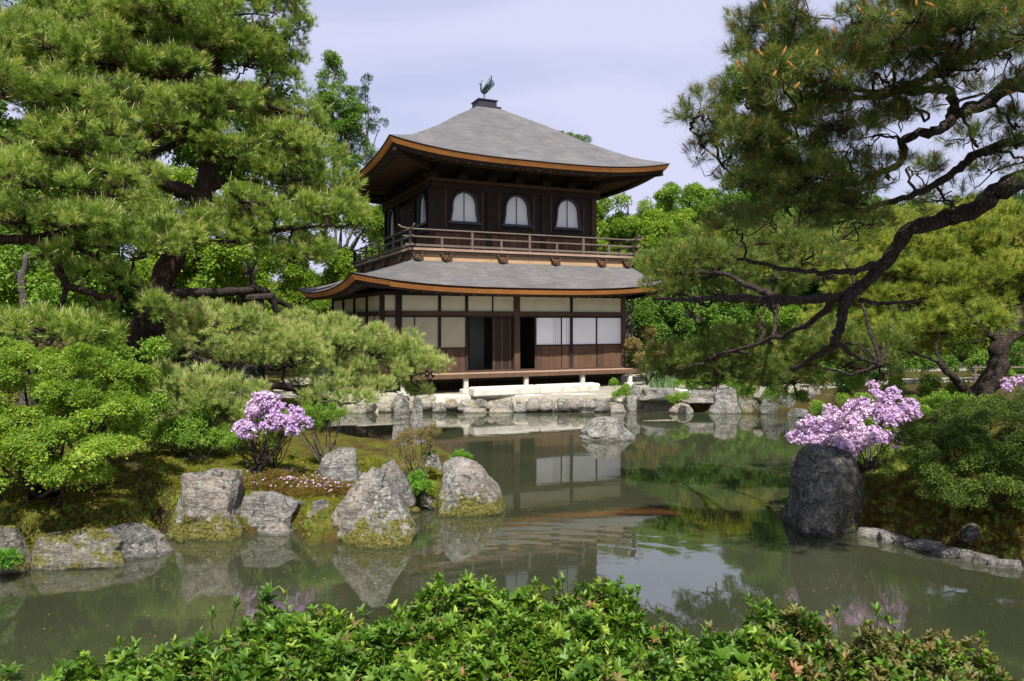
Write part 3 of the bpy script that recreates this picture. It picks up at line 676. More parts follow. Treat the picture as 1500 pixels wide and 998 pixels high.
# --- second storey
bays = [0, 2.15, 4.3, WX]
b = MB(); b.box(.12, WX-.12, .12, WY-.12, 5.2, 8.4); part(b, 'upper_wall', 'wood_dark')
for side in range(2):
    Ls = WX if side == 0 else WY
    def T3(a, d, z):   # a along wall, d outwards
        return (a, -d, z) if side == 0 else (-d, a, z)
    def bx(name, m, a0, a1, d0, d1, z0, z1, parent=None):
        p, q = T3(a0, d0, z0), T3(a1, d1, z1); bb = MB(); bb.box(min(p[0], q[0]), max(p[0], q[0]), min(p[1], q[1]), max(p[1], q[1]), z0, z1); return part(bb, name, m, parent)
    bs = [0, Ls/3, 2*Ls/3, Ls]
    for i, x in enumerate(bs):
        if side == 1 and i == 0: continue
        bx('pillar', 'wood_dark' if i != 3 or side else 'wood_red', x-.1, x+.1, -.1, .045, 5.2, 8.2)
    bx('head_beam', 'wood_dark', -.25, Ls+.25, -.11, .075, 7.46, 7.66); bx('wall_plate', 'wood_red', -.2, Ls+.2, -.11, .12, 7.68, 7.80)
    bx('tie_beam', 'wood_dark', 0, Ls, -.11, .06, 5.95, 6.1)
    bx('ground_sill', 'wood_red', -.1, Ls+.1, -.11, .075, 5.26, 5.40)
    # bracket blocks above pillars
    for x in np.linspace(0, Ls, 7):
        q = bx('bracket', 'wood_dark', x-.16, x+.16, -.1, .3, 7.82, 7.96); bx('bearing_block', 'wood_dark', x-.1, x+.1, -.1, .2, 7.97, 8.08, q)
    for i in range(3):
        x0, x1 = bs[i]+.1, bs[i+1]-.1; n = 8; w = (x1-x0)/n
        for k in range(n):
            bx('wall_board', 'wood_red' if k % 3 else 'wood_brown', x0+k*w+.006, x0+(k+1)*w-.006, -.12, -.02+0.008*((k*7) % 3), 5.40, 5.95)
        xc = (x0+x1)/2 + (0.12 if (side == 0 and i == 0) else (-0.06 if side == 0 and i == 2 else 0)); 
        # door leaves in the middle bay of the side wall, cusped windows elsewhere
        if side == 1 and i == 1:
            for k in range(2):
                dr = bx('door_leaf', 'wood_dark', x0+k*(x1-x0)/2+.01, x0+(k+1)*(x1-x0)/2-.01, -.1, .02, 5.42, 7.3)
                for z in (5.6, 6.3, 7.0): bx('door_rail', 'wood_red', x0+k*(x1-x0)/2+.05, x0+(k+1)*(x1-x0)/2-.05, .02, .04, z, z+.09, dr)
            continue
        # outline of the cusped opening
        zb, zt, hb = 6.34, 7.36, .50
        prof = []
        for q in np.linspace(0, 1, 9): prof.append((hb-.075*math.sin(q*math.pi/2), zb+q*.56))
        for q in np.linspace(0.0, 1, 10)[1:]:
            an = q*math.pi/2; prof.append(((hb-.075)*math.cos(an), zb+.56+(zt-zb-.56)*math.sin(an)))
        prof[-1] = (0, zt+.02)
        full = prof+[(-a_, z_) for a_, z_ in reversed(prof[:-1])]
        bb = MB(); ctr = T3(xc, -.055, (zb+zt)/2); bb.raw([ctr]+[T3(xc+a_, -.055, z_) for a_, z_ in full], [((0, k+1, (k+1) % len(full)+1) if side == 0 else (0, (k+1) % len(full)+1, k+1)) for k in range(len(full))])
        win = part(bb, 'window', 'paper'); win['label'] = 'cusped window with pale paper panes'
        # frame: band round the opening, proud of the wall
        V = []; N = len(full)
        for (a_, z_) in full:
            s = 1.14; V += [T3(xc+a_, -.05, z_), T3(xc+a_, .055, z_), T3(xc+a_*s, .055, (z_-zb)*1.07+zb-(.0)), T3(xc+a_*s, -.05, (z_-zb)*1.07+zb)]
        Fc = []
        for k in range(N-1):
            for j in range(4): Fc.append((4*k+j, 4*k+(j+1) % 4, 4*k+4+(j+1) % 4, 4*k+4+j))
        bb = MB(); bb.raw(V, Fc); part(bb, 'window_frame', 'cap', win)
        bx('window_sill', 'cap', xc-.62, xc+.62, -.05, .09, zb-.09, zb, win)
        bx('meeting_stile', 'cap', xc-.014, xc+.014, -.05, -.03, zb, zt, win)
        for k in ():
            top = zt-.02-(abs(k)/4)**2.5*.5
            bx('muntin', 'wood_grey', xc+k*.105-.005, xc+k*.105+.005, -.053, -.045, zb, top, win)
        # dark side panels: wall surface around the opening, cut round it
        def panel(sgn):
            edge = [(a_, z_) for a_, z_ in prof]; X = (x1-xc) if sgn > 0 else (xc-x0)
            V = []; Fc = []
            pts = [(hb, 6.10)]+edge+[(0, 7.46)]
            for (a_, z_) in pts: V += [T3(xc+sgn*a_, -.02, z_), T3(xc+sgn*X, -.02, z_)]
            for k in range(len(pts)-1): Fc.append((2*k, 2*k+1, 2*k+3, 2*k+2))
            bb = MB(); bb.raw(V, Fc); part(bb, 'wall_panel', 'wood_dark')
        panel(1); panel(-1)
        bb = MB(); bb.raw([T3(xc-hb, -.02, 6.10), T3(xc+hb, -.02, 6.10), T3(xc+hb, -.02, zb), T3(xc-hb, -.02, zb)], [(0, 1, 2, 3)]); part(bb, 'wall_panel', 'wood_dark')
        bx('panel_batten', 'wood_red', xc-.72, xc-.66, -.03, .0, 6.1, 7.46) if x0 < xc-.74 else None
        bx('panel_batten', 'wood_red', xc+.66, xc+.72, -.03, .0, 6.1, 7.46) if x1 > xc+.74 else None

# --- balcony
BO = 1.12
slat('balcony_floor', 'wood_porch', -BO, WX+BO, -BO, WY+BO, 5.17, 5.25)
for nm, m, o, z0, z1 in (('balcony_edge_beam', 'wood_dark', BO-.02, 5.09, 5.165),):
    for (x0, x1, y0, y1) in ((-o, WX+o, -o, -o+.14), (-o, WX+o, WY+o-.14, WY+o), (-o, -o+.14, -o+.141, WY+o-.141), (WX+o-.14, WX+o, -o+.141, WY+o-.141)):
        slat(nm, m, x0, x1, y0, y1, z0, z1)
for (x0, x1, y0, y1, lng) in ((-1.02, WX+1.02, -1.02, -.96, 0), (-1.02, -.96, -.95, WY+1.02, 1), (WX+.96, WX+1.02, -.95, WY+1.02, 1), (-.95, WX+.95, WY+.96, WY+1.02, 0)):
    n = 6
    for k in range(n):
        if lng: slat('base_plank', 'wood_pale' if x0 < 0 and 0 else 'wood_brown', x0, x1, y0+(y1-y0)*k/n+.004, y0+(y1-y0)*(k+1)/n-.004, 4.7, 5.16)
        else: slat('base_plank', 'wood_pale', x0+(x1-x0)*k/n+.004, x0+(x1-x0)*(k+1)/n-.004, y0, y1, 4.7, 5.16)
def carved(x, y, axis_):
    bb = MB()
    for k, (dx, dz, r) in enumerate(((-.13, .02, .05), (.13, .02, .05), (-.06, -.06, .055), (.06, -.06, .055), (0, .0, .07), (-.17, .09, .035), (.17, .09, .035), (0, -.12, .035))):
        p = (x+dx, y-.10, 4.98+dz) if axis_ == 0 else (x-.10, y+dx, 4.98+dz); q = (x+dx, y+.06, 4.98+dz) if axis_ == 0 else (x+.06, y+dx, 4.98+dz)
        bb.tube([q, p], [r, r*.75], 8)
    part(bb, 'carved_bracket', 'wood_brown')
for x in (-.85, .15, 2.2, 4.25, 6.15, 7.25): carved(x, -1.05, 0)
for y in (.15, 2.2, 4.25, 6.15): carved(-1.05, y, 1)
# railing: four sides
RO = BO-.04
for side in range(4):
    a, c = [((-RO, -RO), (WX+RO, -RO)), ((WX+RO, -RO), (WX+RO, WY+RO)), ((WX+RO, WY+RO), (-RO, WY+RO)), ((-RO, WY+RO), (-RO, -RO))][side]
    a, c = np.array(a), np.array(c); L = np.linalg.norm(c-a); d = (c-a)/L
    rm = 'wood_grey'
    def pt(s, z, dz=0): q = a+d*s; return (q[0], q[1], z)
    b = MB(); b.tube([pt(-.42, 5.97), pt(-.3, 5.90), pt(-.12, 5.87), pt(.1, 5.86), pt(L-.1, 5.86), pt(L+.12, 5.87), pt(L+.3, 5.90), pt(L+.42, 5.97)], .027, 8); part(b, 'top_rail', rm, smooth=True)
    b = MB(); b.bar(pt(-.26, 5.62), pt(L+.26, 5.62), .05, .045); part(b, 'middle_rail', rm)
    b = MB(); b.bar(pt(-.18, 5.34), pt(L+.18, 5.34), .085, .07); part(b, 'bottom_rail', rm)
    n = 8
    for k in range(n+1):
        s = L*k/n; tall = k % 2 == 0; w = .035 if tall else .03
        if k == n: continue
        b = MB(); b.bar(pt(s, 5.25), pt(s, 5.83 if tall else 5.6), 2*w if k else .11, 2*w if k else .11, up=(d[0], d[1], 0)); part(b, 'railing_post', rm if k else 'wood_dark')

# --- first storey
X0, X1, Y0, Y1 = -2.03, 7.1, -1.1, 7.3
FZ = 1.10
slat('floor', 'wood_porch', X0, X1, Y0, Y1, FZ-.1, FZ)
slat('ceiling', 'wood_dark', X0+.05, X1-.05, Y0+.05, Y1-.05, 3.75, 3.8)
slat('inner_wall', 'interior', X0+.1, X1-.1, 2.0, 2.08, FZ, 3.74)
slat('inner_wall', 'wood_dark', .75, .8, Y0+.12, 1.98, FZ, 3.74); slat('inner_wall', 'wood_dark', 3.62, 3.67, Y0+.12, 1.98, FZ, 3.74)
slat('rear_wall', 'plaster_left', X0, X1, Y1-.1, Y1, FZ, 3.75)
slat('right_wall', 'wood_red', X1-.09, X1, Y0+.1, Y1-.11, FZ, 3.75)
def front(name, m, a0, a1, z0, z1, d=0.0, th=.06, parent=None): return slat(name, m, a0, a1, Y0-d, Y0-d+th, z0, z1, parent)
for x, w in ((X0, .07), (-1.49, .10), (2.72, .105), (7.05, .08)): front('pillar', 'wood_red' if x > 0 else 'wood_dark', x-w, x+w, FZ-.25, 3.72, .06, .16)
for x in (-.09, .87, 4.88): front('pillar', 'wood_dark', x-.05, x+.05, FZ if x == 4.88 else 1.0, 3.72, .02, .12)
front('lintel', 'wood_red', X0-.1, X1+.05, 3.02, 3.16, .035, .12); front('lower_lintel', 'wood_dark', X0, X1, 2.965, 3.015, .02, .1)
front('eaves_beam', 'wood_dark', X0-.1, X1+.1, 3.68, 3.80, .05, .14); front('threshold', 'wood_red', X0-.05, X1+.05, FZ-.02, FZ+.06, .03, .12)
segs = [X0+.07, -1.59, -1.39, -.14, -.04, 1.80, 1.85, 2.61, 2.825, 4.83, 4.93, 6.97]
for k in range(0, len(segs), 2): front('transom_panel', 'plaster', segs[k], segs[k+1], 3.165, 3.675, -.02, .03)
slat('transom_post', 'wood_dark', 1.8, 1.85, Y0-.0, Y0+.06, 3.16, 3.68)
for a0, a1 in ((X0+.07, -1.59), (-1.39, -.97), (-.93, -.14), (-.04, .82)):
    front('wall_panel', 'plaster_left', a0, a1, 1.95, 2.96, -.02, .03)
front('stile', 'wood_dark', -.97, -.93, FZ, 2.96, .0, .05)
def boards(x0, x1, z0, z1, n, m):
    w = (x1-x0)/n
    for k in range(n): front('wall_board', m if k % 4 != 1 else 'wood_brown', x0+k*w+.005, x0+(k+1)*w-.005, z0, z1, -.012-.004*(k % 3), .03)
boards(X0+.07, -1.59, FZ+.06, 1.91, 2, 'wood_red'); boards(-1.39, -.97, FZ+.06, 1.91, 2, 'wood_red'); boards(-.93, -.14, FZ+.06, 1.91, 4, 'wood_red'); boards(-.04, .82, FZ+.06, 1.91, 4, 'wood_red')
front('waist_rail', 'wood_dark', X0+.07, .82, 1.91, 1.95, -.0, .05)
# wooden door leaf and half-open dark leaf in the central opening
dl = front('door_leaf', 'wood_dark', 1.85, 2.6, FZ+.06, 2.96, -.10, .05)
for x in (1.9, 2.2, 2.5): front('door_batten', 'wood_red', x-.025, x+.025, FZ+.06, 2.96, -.085, .014, dl)
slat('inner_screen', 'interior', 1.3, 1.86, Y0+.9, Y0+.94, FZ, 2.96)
# shoji on the right
for k, (a0, a1) in enumerate(((3.49, 4.46), (4.50, 4.83), (4.93, 5.90), (5.95, 6.97))):
    pn = front('shoji_screen', 'paper', a0, a1, 2.0, 2.95, -.03, .012)
    front('screen_stile', 'wood_dark', a0-.03, a0-.0, FZ+.06, 2.96, -.0, .045, pn)
    n = 4 if k != 1 else 2
    if k < 2:
        for j in range(1, n+1): front('muntin', 'wood_grey', a1-.07*j*(1 if j < 3 else 1)-.004, a1-.07*j+.004, 2.0, 2.95, -.025, .008, pn)
front('waist_rail', 'wood_dark', 3.46, 6.97, 1.955, 2.0, .0, .05)
n = 14; xs = np.linspace(3.49, 6.97, n+1)
for k in range(n): front('wall_board', 'wood_brown' if k % 5 else 'wood_red', xs[k]+.004, xs[k+1]-.004, FZ+.06, 1.955, -.010-.005*(k*3 % 4), .03)
front('door_jamb', 'wood_brown', 3.44, 3.485, FZ+.06, 2.96, .0, .05)
# left side wall of the first storey
ys = [-1.1, .98, 2.98, 5.0, 7.2]
for i in range(4):
    slat('pillar', 'wood_dark', X0-.06, X0+.06, ys[i+1]-.06, ys[i+1]+.06, 1.0, 3.72)
    slat('transom_panel', 'plaster', X0+.01, X0+.04, ys[i]+.07, ys[i+1]-.065, 3.165, 3.675)
    slat('wall_panel', 'plaster_left', X0+.012, X0+.04, ys[i]+.07, ys[i+1]-.065, 1.95, 3.0)
    slat('wall_board', 'wood_red', X0+.0, X0+.04, ys[i]+.07, ys[i+1]-.065, FZ, 1.93)
    slat('batten', 'wood_dark', X0-.02, X0+.0, (ys[i]+ys[i+1])/2-.02, (ys[i]+ys[i+1])/2+.02, FZ, 3.0)
slat('lintel', 'wood_dark', X0-.05, X0+.06, Y0+.1, Y1, 3.02, 3.16); slat('eaves_beam', 'wood_dark', X0-.06, X0+.06, Y0+.1, Y1, 3.68, 3.80)
slat('waist_rail', 'wood_dark', X0-.02, X0+.05, Y0+.1, Y1, 1.91, 1.95)
# dark boards closing the wall above the ceiling up to the balcony
slat('upper_wall_base', 'wood_dark', -.8, WX+.8, -.8, WY+.8, 3.95, 4.95)
# veranda
PX0, PX1, PY = -1.7, 7.45, -1.95
n = 6; ws = np.linspace(PY+.0, Y0-.07, n+1)
for k in range(n): slat('veranda_board', 'wood_porch', PX0, PX1, ws[k]+.004, ws[k+1]-.004, FZ-.04, FZ+.002*(k % 2))
slat('veranda_edge', 'wood_brown', PX0-.02, PX1+.02, PY-.04, PY-.002, FZ-.13, FZ+.008)
slat('under_beam', 'wood_dark', PX0, PX1, PY+.3, PY+.4, FZ-.2, FZ-.06)
for x in (-1.55, .55, 2.72, 4.9, 6.85):
    st = slat('veranda_post', 'stone_cut', x-.075, x+.075, PY+.02, PY+.17, .62, FZ-.13, bevel=.012)
    b = MB(); b.box(x-.17, x+.17, PY-.08, PY+.27, .46, .62); part(b, 'base_stone', 'stone_cut', st, bevel=.03)
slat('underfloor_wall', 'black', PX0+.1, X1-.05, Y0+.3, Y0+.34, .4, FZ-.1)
k = 0
for x in np.arange(-1.6, 7.0, .125):
    slat('lattice_bar', 'lattice', x, x+.05, Y0-.0, Y0+.04, .48, FZ-.12); k += 1
slat('lattice_rail', 'lattice', -1.6, 7.0, Y0-.02, Y0+.0, FZ-.3, FZ-.24); slat('lattice_rail', 'lattice', -1.6, 7.0, Y0-.02, Y0+.0, .5, .56)
for k, x in enumerate(np.linspace(-2.0, 7.0, 5)): slat('foundation_stone', 'stone_cut', x-.85, x+.85, Y0-.15, Y0+.3, .38, .49)

# ------------------------------------------------------------------ stones
def rock_mesh(name, dims, seed, m, sub=4, cuts=9, taper=0.2, lean=(0, 0), rough=0.15, boxy=0.45):
    bm = bmesh.new(); bmesh.ops.create_icosphere(bm, subdivisions=sub, radius=1.0); r = random.Random(seed)
    planes = []
    for k in range(cuts):
        n_ = Vector((r.uniform(-1, 1), r.uniform(-1, 1), r.uniform(-.35, 1))).normalized(); planes.append((n_, r.uniform(.62, .88)))
    sv = Vector((seed*3.7 % 50, seed*1.3 % 50, seed*.7 % 50))
    for v in bm.verts:
        p = v.co.copy(); mx_ = max(abs(p.x), abs(p.y), abs(p.z)); p = p*(1-boxy)+p/mx_*boxy*.85
        for n_, d in planes:
            t = p.dot(n_)
            if t > d: p -= n_*(t-d)*.9
        q = p*1.3+sv; h = noise.noise(q)*.9+noise.noise(q*2.3)*.45+noise.noise(q*5.1)*.22+noise.noise(q*11)*.16+noise.noise(q*21)*.07+abs(noise.noise(q*3.3+Vector((9, 9, 9))))*-.35
        p += v.normal*h*rough
        if p.z < 0: w_ = 1+.45*min(1, -p.z)**1.2; p.x *= w_; p.y *= w_
        f = (p.z+1)/2; s = 1-taper*f; p.x = p.x*s+lean[0]*f; p.y = p.y*s+lean[1]*f
        v.co = Vector((p.x*dims[0]/1.75, p.y*dims[1]/1.75, p.z*dims[2]/1.75))
    lo_ = [min(v.co[i] for v in bm.verts) for i in range(3)]; hi_ = [max(v.co[i] for v in bm.verts) for i in range(3)]
    for v in bm.verts:
        v.co = Vector(((v.co.x-(lo_[0]+hi_[0])/2)*dims[0]/(hi_[0]-lo_[0]), (v.co.y-(lo_[1]+hi_[1])/2)*dims[1]/(hi_[1]-lo_[1]), (v.co.z-lo_[2])*dims[2]/(hi_[2]-lo_[2])))
    me = bpy.data.meshes.new(name); bm.to_mesh(me); bm.free(); me.materials.append(M[m]); me.polygons.foreach_set('use_smooth', [True]*len(me.polygons)); return me
def rock(px, py, wpx, hpx, label, m='rock', seed=1, z=None, Y=None, dep=0.8, name='rock', group=None, sink=0.18, cat='rock', rz=0, **k):
    """stone whose foot is seen at (px,py); wpx,hpx its size in the photo"""
    if Y is None: Y = F*(CAMZ-(z or 0.0))/(py-HZ)
    x = (px-CX)/F*Y; w = wpx/F*Y; h = hpx/F*Y; zb = CAMZ-(py-HZ)/F*Y
    me = rock_mesh(name, (w*1.02, w*dep, h*(1+sink)*1.04), seed, m, **k); o = link(name, me, None, (x, Y+w*dep*.42, zb-h*sink)); o.rotation_euler.z = rz
    return tag(o, label, cat, group)
rock(525, 803, 156, 104, 'tall grey slanting rock with yellow moss round its foot, standing in the water', 'rock_moss', 11, taper=.78, lean=(.06, .15), dep=.7, cuts=9, sub=5, boxy=.6)
rock(685, 756, 110, 76, 'pale rounded boulder at the tip of the mossy point', 'rock_moss', 23, taper=.14, cuts=8, sub=5, rough=.12, dep=.9)
rock(574, 748, 66, 68, 'bluish grey upright rock just behind the tall slanting one', 'rock', 5, taper=.3, z=.06, cuts=8, sub=4)
rock(288, 792, 122, 92, 'square lichen covered block of rock left of the low flat boulder', 'rock_moss', 31, taper=.1, boxy=.8, cuts=4, dep=.8, sub=5)
rock(384, 784, 104, 54, 'low flat topped grey boulder at the water edge', 'rock', 41, taper=.15, boxy=.7, cuts=6, sub=5)
rock(172, 822, 124, 44, 'bare pale half of the long low rock at the left shore', 'rock', 53, taper=.3, cuts=7, sub=5, dep=.7)
rock(98, 834, 150, 46, 'long low rock with a yellow moss cover at the left shore', 'rock_top', 57, taper=.35, cuts=6, sub=5, dep=.6)
rock(2, 842, 60, 66, 'mossy rock cut by the left edge of the picture', 'rock_top', 61, taper=.3, cuts=6)
rock(491, 706, 70, 46, 'slate grey wedge of rock lying on the moss behind the tall one', 'rock', 71, z=.36, taper=.35, lean=(.25, 0), cuts=8, boxy=.6)
rock(510, 668, 46, 18, 'small low stone at the back shore of the mossy point', 'rock', 73, z=.14)
rock(586, 668, 32, 86, 'left half of the split upright stone behind the mossy point', 'rock', 83, z=.2, taper=.2, boxy=.8, cuts=4, dep=1.0)
rock(609, 668, 30, 84, 'right half of the split upright stone, its top leaning left', 'rock', 87, z=.2, taper=.4, lean=(-.1, 0), boxy=.7, cuts=5, dep=1.0)
rock(632, 692, 30, 32, 'small blue grey pointed stone beside the ferns', 'rock', 91, z=.25, taper=.5)
rock(625, 742, 28, 16, 'small white stone wedged beside the pale boulder', 'rock_pale', 93, z=.05)
rock(468, 757, 38, 22, 'flat grey stone half hidden left of the tall rock', 'rock', 97, z=.22, taper=.1, boxy=.7)
rock(893, 646, 84, 31, 'lone rounded boulder out in the pond', 'rock', 101, taper=.25, cuts=8, sub=5, dep=.8)
rock(1240, 785, 134, 124, 'big dark boulder in shade on the right shore', 'rock_shaded', 118, taper=.22, cuts=4, sub=5, boxy=.8, dep=.9, rough=.17, lean=(-.04, .05))
rock(1173, 612, 34, 12, 'low shaded stone on the back shore by the pink azalea', 'rock_shaded', 117, z=.0)
rock(362, 580, 56, 42, 'grey boulder under the low pine boughs on the left', 'rock_shaded', 121, z=.5, Y=15.5, dep=1.0)
rock(1430, 792, 40, 22, 'dark stone in the undergrowth of the right bank', 'rock_shaded', 127, z=.2)
rock(1140, 596, 36, 34, 'dark squat stone near the bank left of the pink azalea', 'rock_shaded', 131, z=.15)
# far bank edging stones, left to right
edge = [(528, 603, 46, 20, 'rock_pale'), (562, 598, 44, 16, 'rock_pale'), (598, 600, 40, 20, 'rock_pale'), (628, 600, 26, 16, 'rock'), (662, 598, 46, 14, 'rock_pale'), (694, 602, 46, 22, 'rock_pale'),
        (735, 602, 42, 22, 'rock_pale'), (768, 600, 30, 18, 'rock_pale'), (795, 600, 34, 20, 'rock_pale'), (825, 601, 34, 20, 'rock_pale'), (855, 601, 32, 24, 'rock_pale'), (884, 601, 32, 24, 'rock'), (906, 602, 22, 20, 'rock_pale')]
ords = ['first', 'second', 'third', 'fourth', 'fifth', 'sixth', 'seventh', 'eighth', 'ninth', 'tenth', 'eleventh', 'twelfth', 'thirteenth', 'fourteenth', 'fifteenth', 'sixteenth', 'seventeenth', 'eighteenth', 'nineteenth', 'twentieth']
for k, (x, y, w, h, m) in enumerate(edge):
    rock(x, y+3, w+6, h*.78, 'low %s edging stone below the pavilion, %s from the left' % ('grey' if m == 'rock' else 'pale', ords[k]), m, 200+k, sub=4, boxy=.92, taper=.08, cuts=6, dep=.7, name='edging_stone', group='edging stones along the far bank', cat='stone', rough=.17)
for k in range(20):
    x_ = 520+k*20.2+random.Random(k).uniform(-4, 4); rock(x_, 601+random.Random(k+50).uniform(-4, 3), 22, random.Random(k+90).uniform(10, 17), 'small rubble stone wedged in the far bank below the pavilion, %s from the left' % ords[k], 'rock_pale' if k % 3 else 'rock', 320+k, sub=2, boxy=.6, taper=.15, cuts=5, dep=.9, name='rubble_stone', group='rubble stones along the far bank', cat='stone', Y=23.25)
rock(931, 602, 38, 38, 'light grey round stone at the left end of the stone bridge', 'rock', 231, cuts=8, taper=.2)
rock(1064, 606, 46, 40, 'pinkish grey block at the right end of the stone bridge', 'rock', 233, boxy=.7, taper=.2, cuts=6)
rock(1000, 606, 36, 14, 'low orange brown stone in the water under the bridge', 'rock_pale', 237)
rock(1103, 606, 40, 26, 'rounded stone right of the bridge end', 'rock_top', 239)
for k, (x, w) in enumerate(((1128, 30), (1155, 34), (1188, 36), (1222, 36))): rock(x, 607, w, 28, 'dark shaded bank stone right of the bridge, %s from the bridge' % ords[k], 'rock_shaded', 240+k, sub=3, name='bank_stone', group='shaded bank stones right of the bridge', cat='stone')
# right bank kerb stones
kerb = [(1282, 788, 40), (1316, 797, 40), (1356, 806, 50), (1398, 816, 46), (1436, 824, 44), (1474, 832, 40)]
for k, (x, y, w) in enumerate(kerb):
    rock(x+4, y+2, w*1.45, 12, 'flat kerb stone at the foot of the right bank, %s from the dark boulder' % ords[k], 'rock', 260+k, sub=3, boxy=.97, taper=.04, cuts=3, dep=.42, name='kerb_stone', group='kerb stones of the right bank', cat='stone', rz=-.5, sink=.6, rough=.06)
rock(1112, 582, 16, 10, 'tiny pale stone on the path verge right of the bridge', 'rock_pale', 270, z=.5, sub=3)
rock(1165, 576, 22, 12, 'small lilac grey stone beside the far path', 'rock_pale', 271, z=.55, sub=3)
rock(1195, 578, 20, 16, 'white pointed stone beside the far path', 'rock_pale', 272, z=.55, sub=3)
# little stones at the foot of the left bank
for k, (x, y, w) in enumerate(((245, 792, 18), (262, 796, 14), (300, 793, 14), (330, 788, 16), (436, 775, 16), (445, 790, 12), (608, 752, 14), (650, 754, 12), (735, 748, 9))):
    rock(x, y, w, w*.6, 'small pebble at the foot of the left shore, %s from the left' % ords[k], 'rock_moss', 280+k, sub=2, name='pebble', group='pebbles at the foot of the left shore', cat='pebble')
# long white stone step before the veranda (built in the pavilion frame, stands on the sand)
stp = empty('stone_step', loc2world(2.6, -2.75, .5), 'long pale stone step before the veranda', 'step', rz=math.radians(24))
for k, (a0, a1) in enumerate(((-2.2, .1), (.11, 2.35))):
    b = MB(); b.box(a0, a1, -.28, .28, -.05, .24); b.build('step_block', M['stone_cut'], stp, bevel=.05)
stw = empty('stone_terrace', loc2world(2.9, -2.2, .22), 'pale stone paved terrace between pavilion and pond', 'terrace', rz=math.radians(10))
for i in range(7):
    for j in range(2):
        b = MB(); x = -3.4+i*1.25+.1*j; b.box(x, x+1.235, -1.05+j*.8, -.26+j*.8, -.2, .25+.008*((i+j) % 2)); b.build('paving_slab', M['stone_cut'], stw, bevel=.02)
# stone bridge
bp = WP(1000, 603); brg = empty('stone_bridge', (P(1000, 575, 23.2)[0], 23.4, .0), 'long grey stone slab bridging a gap in the far bank', 'bridge')
for k, (x0, x1) in enumerate(((-1.3, .1), (.12, 1.2))):
    me = rock_mesh('slab', (x1-x0+.1, .9, .36), 300+k, 'rock', sub=4, boxy=.95, taper=0.02, cuts=2, rough=.05); o = link('slab', me, brg, ((x0+x1)/2, .2, .36-.08*k))
me = rock_mesh('pier', (.4, .6, .5), 305, 'rock_shaded', sub=3); link('pier', me, brg, (1.15, .3, -.1))

# ------------------------------------------------------------------ trees
def proj(v): return (CX+v[0]/v[1]*F, HZ-(v[2]-CAMZ)/v[1]*F)
def make_tree(name, label, cat, base, trunk, branches, pads, key, seed, barkm='bark', group=None, lump=.32, per=26, dens=1.0, updir=.8, size=1.0, bottom=-.25, twig=True, flat=.75, fill=.75, twr=.02, root=None):
    """trunk/branches: (list of world points, r0, r1); pads: (px,py,Y,rx_px,rz_px[,depth m])"""
    rng = np.random.RandomState(seed)
    base = np.array(base, float); sub = root is not None; root = root or empty(name, tuple(base), label, cat, group)
    allp = []
    def tub(nm, pts, r0, r1, per_=6, jit=.012):
        q = catmull(pts, per_, jit, rng); rr = np.linspace(0, 1, len(q)); rad = (r0+(r1-r0)*rr)*(1+.10*np.sin(np.arange(len(q))*1.7+seed)); b = MB(); b.tube(q, list(rad), 9)
        allp.extend([(p, ra) for p, ra in zip(q, rad)]); return b.build(nm, M[barkm], root, base, smooth=True)
    if trunk: tub('branch' if sub else 'trunk', trunk[0], trunk[1], trunk[2])
    for br in branches: tub('branch', br[0], br[1], br[2])
    A = np.array([p for p, _ in allp]) if allp else None
    PP, DD = [], []; tw = MB()
    for pd in pads:
        px, py, Y, rx, rz = pd[:5]; c = P(px, py, Y); R = np.array([rx/F*Y, (pd[5] if len(pd) > 5 else rx/F*Y*.9), rz/F*Y])
        area = 2*math.pi*R[0]*max(R[1], R[2])*.8+.6*R[0]*R[2]*4; n = int(area*dens/(0.0030 if cat == 'pine tree' else .02)*.32)
        p, d, C = blob(c, R, max(n, 3*per), rng, lump, per, updir, bottom, fill, flat); PP.append(p); DD.append(d)
        if twig and A is not None:
            low = c-np.array([0, 0, R[2]*.35]); dd = ((A-low)**2).sum(1)+((A[:, 2]-low[2]) > .3)*.8; s = A[dd.argmin()]; mid = (s+low)/2+rng.normal(0, .12, 3)
            q = catmull([s, mid, low], 5, .02, rng); tw.tube(q, list(np.linspace(twr*1.5, twr*.8, len(q))), 6, cap=False)
            for e in C[::max(1, len(C)//16)]:
                m_ = (low+e)/2+rng.normal(0, .08, 3)-np.array([0, 0, .08]); q = catmull([low+(rng.uniform(-.3, .3, 3)*R*np.array([1, 1, .2])), m_, e], 3, .015, rng); tw.tube(q, list(np.linspace(twr*.7, twr*.2, len(q))), 4, cap=False)
    if tw.V: tag(tw.build('twigs', M[barkm], root, base, smooth=True), kind='stuff')
    PP = np.concatenate(PP); DD = np.concatenate(DD)
    scatter('crown', key, PP, DD, rng.uniform(.75, 1.25, len(PP))*size, rng, root, base)
    return root, PP, DD

def W3(lst, Y=None):
    return [P(q[0], q[1], q[2] if len(q) > 2 else Y) for q in lst]

